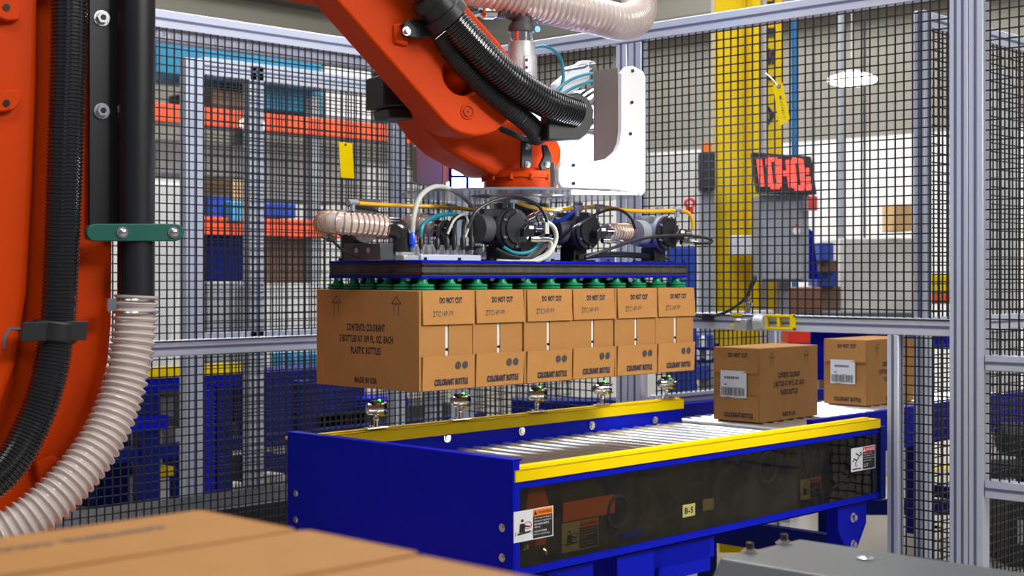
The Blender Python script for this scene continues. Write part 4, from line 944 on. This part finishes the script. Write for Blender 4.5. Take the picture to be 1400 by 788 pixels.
def colp(nm, x0, x1, d0, dd, m='yelcol', top=5.9):
    mb = cbox(x0, 0, x1, 700, d0, dd)
    for v in mb.v: v.z = 0 if v.z < 1.3 else top
    return build(nm, mb, m, t, bev=.004)
colp('flange', 978, 1016, dc, .03); colp('web', 1014, 1032, dc+.03, .03); colp('flange', 1028, 1040, dc-.12, .03); colp('flange_edge', 1016, 1020, dc, .2)
b = D(1044, 300, dc); b.z = 0
k = cbox(1040.5, 0, 1047.5, 700, dc-.1, .04)
tag(build('conduit_pipe', MB().cyl((b.x, b.y, 0), (b.x, b.y, 5.9), .016), 'offw'), 'thin white vertical conduit beside the yellow column', 'pipe')
b = D(1058, 300, dc+.05); b.z = 0
t2 = thing('column_guard', b, 'second narrow yellow column face with black vertical letters', 'column')
mb = cbox(1047.5, 0, 1069, 700, dc+.05, .12)
for v in mb.v: v.z = 0 if v.z < 1.3 else 5.9
build('yellow_face', mb, 'yelcol', t2)
tx = MB(); zz_ = dc+.04
for s, py, hh in (('T', 4, 16), ('E', 45, 14), ('S', 78, 24), ('-', 108, 4), ('A', 158, 30)):
    c = D(1054, py, zz_); text(tx, s, c, -EZ, R_, hh/F*zz_, 10/F*zz_, .06)
build('vertical_lettering', tx, 'ink', t2)
b = D(1086, 200, 8.6); tag(build('blue_pipe', MB().cyl((b.x, b.y, 0), (b.x, b.y, 5.9), .018), 'bluepipe'), 'bright blue vertical pipe right of the yellow column', 'pipe')
b = D(975, 200, 8.4); tag(build('thin_pipe', MB().cyl((b.x, b.y, 0), (b.x, b.y, 5.9), .012), 'offw'), 'thin pale pipe left of the yellow column', 'pipe')
for px, lab in ((1150, 'pale grey wall pipe nearest the hanging lamp'), (1182, 'thin dark wall pipe to the right of the hanging lamp'), (1112, 'thin dark wall cable between blue pipe and lamp')):
    b = D(px, 200, 11.0); tag(build('wall_pipe', MB().cyl((b.x, b.y, 0), (b.x, b.y, 5.9), .03 if px == 1150 else .010), 'cab' if px == 1150 else 'dark'), lab, 'pipe', 'pipes up the back wall')
# red display
t = thing('led_display', D(1072, 266, 7.6), 'black counter display with glowing red digits above the grey cabinet', 'display')
dd_ = 7.6
fp = [D(*p, dd_) for p in ((1029, 208), (1109, 214), (1117, 266), (1037, 264))]
build('casing', MB().prism(fp, fwd*.09), 'black', t, bev=.004)
seg = MB(); sx = R_*(8/F*dd_)*1.0
def stroke(a, b, w_=3.6):
    A, B = D(*a, dd_-.006), D(*b, dd_-.006); dr = (B-A).normalized(); m = dr.cross(fwd).normalized()*(w_/F*dd_/2)
    seg.prism([A-m, B-m, B+m, A+m], fwd*.004)
def digit(x, y, s):
    W_, H_ = 12, 38; sh = 4                                # seven-segment digit, leaning
    P_ = dict(a=((0, 0), (W_, 1)), b=((W_, 1), (W_+sh/2, H_/2)), c=((W_+sh/2, H_/2), (W_+sh, H_)), d=((sh, H_), (W_+sh, H_)), e=((sh/2, H_/2), (sh, H_)), f=((0, 0), (sh/2, H_/2)), g=((sh/2, H_/2), (W_+sh/2, H_/2)))
    for c in s: a, b = P_[c]; stroke((x+a[0], y+a[1]), (x+b[0], y+b[1]), 6.5)
digit(1026, 217, 'bc'); digit(1050, 217, 'abcdef'); digit(1065.5, 218, 'bcfg'); digit(1083, 219, 'abcdef')
for a in ((1102, 234), (1104, 246), (1105, 256), (1094, 221)): stroke((a[0]-3, a[1]), (a[0]+4, a[1]), 8 if a[1] > 230 else 6)
build('red_digits', seg, 'ledr', t)
t = thing('control_cabinet', D(1072, 385, 7.7), 'grey control cabinet mounted beneath the red display', 'cabinet')
build('body', cbox(1040, 266, 1106, 386, 7.7, .25), 'cab', t, bev=.006)
build('door', cbox(1043, 270, 1098, 382, 7.68, .02), 'cab', t, bev=.003)
build('white_stickers', cbox(1099, 268, 1118, 288, 7.66, .01), 'paper', t); build('button', MB().cyl(D(1089, 316, 7.68), D(1089, 316, 7.65), .02), 'paper', t); build('red_button', MB().cyl(D(1090, 308, 7.68), D(1090, 308, 7.65), .01), 'red', t)
t_ = cbox(1066, 386, 1080, 620, 7.8, .1)
for v in t_.v: v.z = 0 if v.z < 1.0 else v.z
build('stand', t_, 'cab', t)
simple('red_hook_tag', (1106, 268, 1117, 288), 7.6, .01, 'red', 'red tag hanging at the right of the grey cabinet', 'tag')
simple('junction_box', (1000, 322, 1036, 349), 8.05, .08, 'white', 'white junction box fixed to the yellow column', 'electrical box')
t = thing('signal_light', D(967, 240, 8.0), 'orange beacon on a dark holder left of the yellow column', 'beacon')
build('beacon', cbox(960, 195, 974, 208, 8.0, .05), 'orl', t); build('holder', cbox(957, 208, 978, 260, 8.0, .1), 'dark', t, bev=.008); m_ = cbox(958, 260, 977, 430, 8.05, .1)
for v in m_.v: v.z = 0 if v.z < 1.2 else v.z
build('post', m_, 'cab', t)
t = tag(build('red_tag', MB().torus(D(943, 278, 7.5), fwd, .022, .008, 16, 6).obox(D(943, 288, 7.5), R_*.02, fwd*.005, EZ*.02), 'red'), 'small red ring tag behind the gripper at right', 'tag')
m_ = MB().prism([D(*p, 8.0) for p in ((1106, 312), (1112, 318), (1119, 382), (1100, 382))], fwd*.3); tag(build('blue_hopper', m_, 'blue'), 'blue sloping panel beside the grey cabinet', 'panel')
simple('machine_enclosure', (912, 338, 953, 372), 7.0, .05, 'bluebin', 'flat blue panel behind the right end of the gripper', 'panel', down=True)
simple('cardboard_box', (1052, 393, 1124, 428), 8.4, .35, mat('reddish_board', (.33, .16, .09), .75), 'plain brown box beyond the fence under the grey cabinet', 'box')
tb_ = thing('work_table', D(1088, 428, 8.4), 'dark work table carrying the plain brown box', 'table')
build('table_top', cbox(1040, 428, 1250, 436, 8.3, .5), 'machine', tb_)
for px in (1045, 1240):
    m_ = cbox(px, 436, px+8, 600, 8.4, .05)
    for v in m_.v: v.z = 0 if v.z < 1.0 else v.z
    build('leg', m_, 'cab', tb_)
for i, (r, m) in enumerate((((1120, 332, 1140, 356), 'bluebin'), ((1122, 356, 1146, 372), 'brown'), ((1118, 372, 1146, 392), 'bluebin'), ((1120, 392, 1150, 412), 'brown'), ((1126, 382, 1140, 396), 'orcol'))):
    simple('storage_bin', r, 9.0+.1*i, .3, m, ('blue bin high beside the cabinet', 'brown bin just under the upper blue bin', 'lower blue bin stacked beside the cabinet', 'lowest brown bin of the stack near the cabinet', 'orange item among the blue and brown bins')[i], 'bin', 'stacked bins right of the cabinet', down=(i == 3))
simple('white_machine', (1148, 326, 1262, 560), 9.6, .6, 'offw', 'low white machine enclosure against the back wall', 'machine', down=True)
simple('tan_carton', (1222, 279, 1247, 316), 9.4, .3, 'tan', 'tan carton on the white machine near the blue post', 'box')
simple('white_machine', (884, 210, 956, 350), 10.5, .4, 'offw', 'tall pale panel behind the fence right of the light housing', 'machine', down=True)
# hanging lamp
c = D(1165, 109, 9.5); t = thing('ceiling_lamp', c, 'bright round high-bay lamp hanging in the hall at the right', 'lamp')
build('lens', MB().sphere(c, .16, 24, (1, 1, .27)), 'lamp', t); build('lamp_housing', MB().lathe(c+EZ*.035, c+EZ*.06, [(0, .08), (1, .05)], 24), 'offw', t); build('hanging_rod', MB().cyl(c+EZ*.14, V((c.x, c.y, 5.9)), .006), 'offw', t)
# lower right: yellow guard, blue frames, bins behind mesh
m_ = cbox(984, 722, 1046, 752, 6.9, .3); 
tag(build('yellow_guard', cbox(984, 718, 1046, 756, 6.4, .05), 'yellow'), 'yellow floor guard seen below the conveyor', 'guard')
simple('floor_marking', (1180, 741, 1212, 750), 6.9, .02, 'yellow', 'yellow strip on the floor beyond the conveyor leg', 'strip') if False else None
fm = MB().box((4.0, 2.1, 0.0), (9, 2.2, .002)); o = build('floor_line', fm, 'yellow'); o['kind'] = 'structure'
for i, (r, m, l) in enumerate((((940, 458, 975, 478), 'bluebin', 'blue tote directly right of the hanging row'), ((942, 500, 972, 520), 'bluebin', 'lower blue tote right of the hanging row'))):
    simple('tote', r, 8.0, .3, m, l, 'tote', 'totes beyond the tunnel fence')
for i, (px, py, w_) in enumerate(((948, 467, 10), (961, 467, 10), (950, 484, 14), (968, 484, 10), (952, 548, 24))):
    q = D(px, py, 7.6); tag(build('white_bottle', MB().lathe(q-EZ*.03, q+EZ*.03, [(0, w_/F*3.8), (.8, w_/F*3.8), (1, w_/F*2)], 16), 'paper'), ('white bottle, top left by the hanging row', 'white bottle, top right near the tunnel fence', 'wider white bottle in the middle', 'small white bottle right of the middle one', 'lowest and widest white bottle beyond the tunnel')[i], 'bottle', 'white bottles beyond the tunnel fence')
tag(build('red_cap_pile', cbox(966, 545, 976, 556, 7.6, .1), 'red'), 'small red item beyond the tunnel fence', 'cap')
tag(build('bottle_table', cbox(900, 558, 990, 566, 7.5, .4).obox((D(958, 493, 7.7)), R_*.09, fwd*.12, EZ*.006).obox((D(958, 476, 7.7)), R_*.09, fwd*.12, EZ*.006).obox(D(980, 515, 7.8), R_*.008, fwd*.02, EZ*.18).obox(D(945, 640, 7.7), R_*.03, fwd*.03, EZ*.45), 'bluedk'), 'low blue table under the white bottles', 'table')
simple('blue_rack', (1262, 450, 1303, 476), 7.5, .3, 'blue', 'blue rack top seen through the side fence', 'rack', down=False)
sf_ = thing('support_stand', D(1285, 600, 7.6), 'dark blue machine stand low behind the side fence', 'stand'); build('frame', cbox(1270, 560, 1304, 600, 7.6, .1), 'bluedk', sf_)
m_ = cbox(1276, 600, 1290, 640, 7.6, .1)
for v in m_.v: v.z = 0 if v.z < .5 else v.z
build('leg', m_, 'bluedk', sf_)
simple('blue_beam', (1150, 685, 1320, 705), 6.6, .06, 'bluedk', 'low dark blue cross beam behind the aluminium post', 'beam')
for i, (r, m) in enumerate((((1266, 376, 1303, 402), 'yellow'), ((1266, 402, 1303, 416), 'orcol'))): simple('shelf_bin', r, 9.0, .3, m, ('yellow bin row behind the side fence', 'orange bin row under the yellow one')[i], 'bin')
simple('red_tote', (1078, 452, 1108, 470), 7.4, .2, 'red', 'red container between the two labelled boxes, above them', 'container'); simple('machine_enclosure', (1050, 452, 1215, 520), 8.6, .1, 'blue', 'blue machine panel behind the labelled boxes', 'panel')
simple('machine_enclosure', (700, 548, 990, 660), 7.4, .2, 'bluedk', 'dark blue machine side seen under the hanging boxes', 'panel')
# right edge machine
t = thing('motor_unit', D(1385, 760, 6.6), 'dark grey motor unit behind the gate at the right edge', 'motor')
build('upper_motor', MB().lathe(D(1364, 600, 6.6), D(1420, 600, 6.6), [(0, .05), (.1, .075), (.9, .075), (1, .06)], 20), 'dark', t); build('body', cbox(1380, 680, 1440, 860, 6.6, .3), 'dark', t, bev=.02)
build('rating_plate', cbox(1392, 712, 1400, 745, 6.58, .01), 'castlt', t); build('flange', cbox(1356, 640, 1440, 655, 6.6, .3), 'dark', t)
simple('tall_cabinet', (1352, 92, 1392, 640), 8.2, .1, 'offw', 'tall pale grey panel behind the gate at the right edge', 'panel', bev=.003, down=True)
# ================================================================ BACKGROUND LEFT: rack, goods, blue machine line
RY = 6.4
def rbox(px0, py0, px1, py1, Y, dy):
    a, b = OY(px0, (py0), Y), OY(px1, py1, Y); zc1 = OY((px0+px1)/2, py0, Y).z; zc2 = OY((px0+px1)/2, py1, Y).z
    return MB().box((a.x, Y, zc2), (b.x, Y+dy, zc1))
rk = thing('pallet_rack', (5, RY, 0), 'tall pallet rack with orange beams behind the left fences', 'rack')
zA, zB = OY(360, 167, RY).z, OY(360, 311, RY).z
for x in (1.6, 4.35, 7.1): build('upright', MB().box((x, RY, 0), (x+.08, RY+.08, 2.75)).box((x, RY+1, 0), (x+.08, RY+1.08, 2.75)), 'cab', rk)
for z in (zA, zB):
    build('beam', MB().box((1.6, RY-.03, z-.065), (7.1, RY+.02, z+.065)), 'orcol', rk, bev=.004); build('deck', MB().box((1.6, RY, z+.03), (7.1, RY+1.05, z+.06)), 'cab', rk)
items = [((213, 60, 440, 112), 'tealbin', 0, 'big teal sheet bundle on the top rack level'), ((358, 122, 441, 152), 'tealbin', .1, 'small teal bundle under the big one'),
 ((290, 125, 350, 150), 'brown', .1, 'brown carton between the teal bundles'), ((445, 95, 508, 165), 'offw', .1, 'pale wrapped load at the right of the teal bundle'),
 ((285, 268, 318, 300), 'bluebin', .02, 'blue crate left on the lower rack level'), ((318, 245, 345, 300), 'tan', .1, 'tan carton on the lower rack level'), ((315, 275, 332, 303), 'skyb', -.06, 'light blue tub on the lower rack level'),
 ((360, 278, 405, 298), 'bluebin', .02, 'dark blue crate at the right of the lower level'), ((355, 200, 500, 275), 'offw', .5, 'large pale wrapped load on the lower rack level'), ((215, 195, 340, 240), 'offw', .5, 'pale load behind the first inner post')]
for r, m, y, l in items: tag(build('stored_load', rbox(*r, RY+y, .6 if y >= 0 else .3), m, bev=.01), l, 'load', 'loads on the pallet rack')
low = [((285, 322, 345, 380), 'bluedk', .1, 'dark blue cage under the lower orange beam'), ((360, 322, 440, 378), 'brown', .1, 'brown pallet load under the lower orange beam'), ((395, 318, 420, 326), 'orcol', .0, 'orange edge on the brown pallet load'),
 ((285, 385, 345, 440), 'cab', -.4, 'grey cabinet bottom behind the first inner post'), ((350, 388, 560, 462), 'offw', -.6, 'long pale counter behind the gripper, left'), ((205, 250, 248, 380), 'offw', -.5, 'pale upright panel near the black tube')]
for r, m, y, l in low:
    mb = rbox(*r, RY+y, .3)
    if r[3] > 360:
        for v in mb.v: v.z = 0 if v.z < (min(k.z for k in mb.v)+.001) else v.z
    tag(build('stored_goods', mb, m, bev=.01), l, 'goods', 'goods behind the left fences')
q = D(345, 240, 7.0); tag(build('blue_strap', MB().sweep([D(359, 218, 7.2), D(352, 236, 7.2), D(346, 262, 7.2)], .018, step=.05, n=8), 'skyb'), 'light blue hose hanging behind the inner fence', 'hose')
for i, (px, py) in enumerate(((334, 169), (357, 172))): q = D(px, py, 10.0); tag(build('work_lamp', MB().sphere(q, .035, 12), mat('dim_lamp', (1, .8, .6), .4, emit=(1, .75, .5), es=2.5)), ('small warm lamp left of the white inner post', 'small warm lamp right of the white inner post')[i], 'lamp')
tr = MB().box((-2.2, 2.55, 0), (1.85, 2.95, .34)); tag(build('dark_filler', tr, 'dark', bev=.01), 'long low black added trunking between the two left fences', 'filler')  # dark block added to darken the bright floor between the fences
LYc = 4.3
t = thing('roller_conveyor', (1.6, LYc, 0), 'distant blue conveyor line with yellow guard behind the left fences', 'conveyor')
zy = OY(265, 507, LYc).z
x0_, x1_ = OY(150, 500, LYc).x, OY(330, 500, LYc).x
build('yellow_guard', MB().box((x0_, LYc, zy-.03), (x1_, LYc+.04, zy+.03)), 'yellow', t)
build('side_frame', MB().box((x0_, LYc+.01, zy-.10), (x1_, LYc+.03, zy-.03)), 'blue', t)
zl = OY(230, 577, LYc).z; build('lower_beam', MB().box((x0_-.4, LYc-.02, zl-.04), (x1_-.5, LYc+.05, zl+.04)), 'blue', t)
zl = OY(230, 617, LYc).z; build('lower_beam', MB().box((x0_-.4, LYc, zl-.04), (x1_+2, LYc+.05, zl+.04)), 'bluedk', t)
for px in (285, 305, 205, 420): x = OY(px, 500, LYc).x; build('leg', MB().box((x-.06, LYc-.01, 0), (x+.06, LYc+.08, zy-.1)), 'blue' if px == 285 else 'bluedk', t)
build('bed', MB().box((x0_, LYc+.04, zy-.10), (x1_, LYc+.8, zy-.07)), 'dark', t)
gl = [((222, 542, 240, 570), 'cab'), ((205, 590, 222, 640), 'cab'), ((240, 585, 248, 625), 'offw'), ((203, 655, 232, 700), 'offw'), ((298, 610, 332, 625), 'offw'), ((298, 662, 332, 700), 'offw'), ((380, 605, 396, 620), 'offw'), ((380, 650, 396, 700), 'offw'), ((212, 640, 240, 652), 'yellow'), ((308, 580, 325, 600), 'dark')]
nm = ['grey drive box under the yellow guard', 'grey upright profile left of the first post', 'narrow white strip beside the first post', 'white pump near the clear hose', 'white shelf edge right of the blue leg', 'white crate low between two inner posts', 'white tile right of the second inner post', 'white crate low beside the blue end panel', 'yellow handle low left', 'dark motor between two inner posts']
for (r, m), l in zip(gl, nm): tag(build('machine_item', rbox(*r, LYc+.15, .2), m, bev=.006), l, 'machine part', 'items among the blue machinery')
t0_ = None
for i in range(4):
    q = D(378+i*17, 492, 8.4)
    if t0_ is None: o = build('blue_tub', cbox(371, 483, 384, 501, 8.4, .12), 'skyb', bev=.008); t0_ = o; base = o.location.copy()
    else: o = t0_.copy(); COL.objects.link(o); o.location = base+R_*(17*i/F*8.4)
    tag(o, ('leftmost small blue tub in the row behind the fence', 'second small blue tub in the row', 'third small blue tub in the row', 'rightmost small blue tub, beside the hanging box')[i], 'tub', 'small blue tubs behind the left fence')
dk = [((90, 600, 640, 760), 'dark', 5.0, 'long low dark machine base close to the floor behind the fences'), ((340, 505, 500, 600), 'bluedk', 4.9, 'dark blue machine body between the inner posts'), ((130, 600, 250, 640), 'bluedk', 4.8, 'dark blue machine body behind the clear hose'), ((398, 560, 620, 660), 'dark', 4.9, 'black machine body behind the end panel'), ((520, 545, 560, 560), 'blue', 4.6, 'blue bracket seen under the first hanging box'), ((205, 520, 345, 700), 'dark', 5.3, 'dark machine base behind the blue line')]
for r, m, y, l in dk:
    mb = rbox(*r, y, .4); 
    zmin = min(k.z for k in mb.v)
    if r[3] > 590:
        for v in mb.v: v.z = 0 if v.z < zmin+.001 else v.z
    tag(build('industrial_machine', mb, m, bev=.01), l, 'machine', 'dark machinery behind the left fence')
bpy.data.objects.remove(_fo)
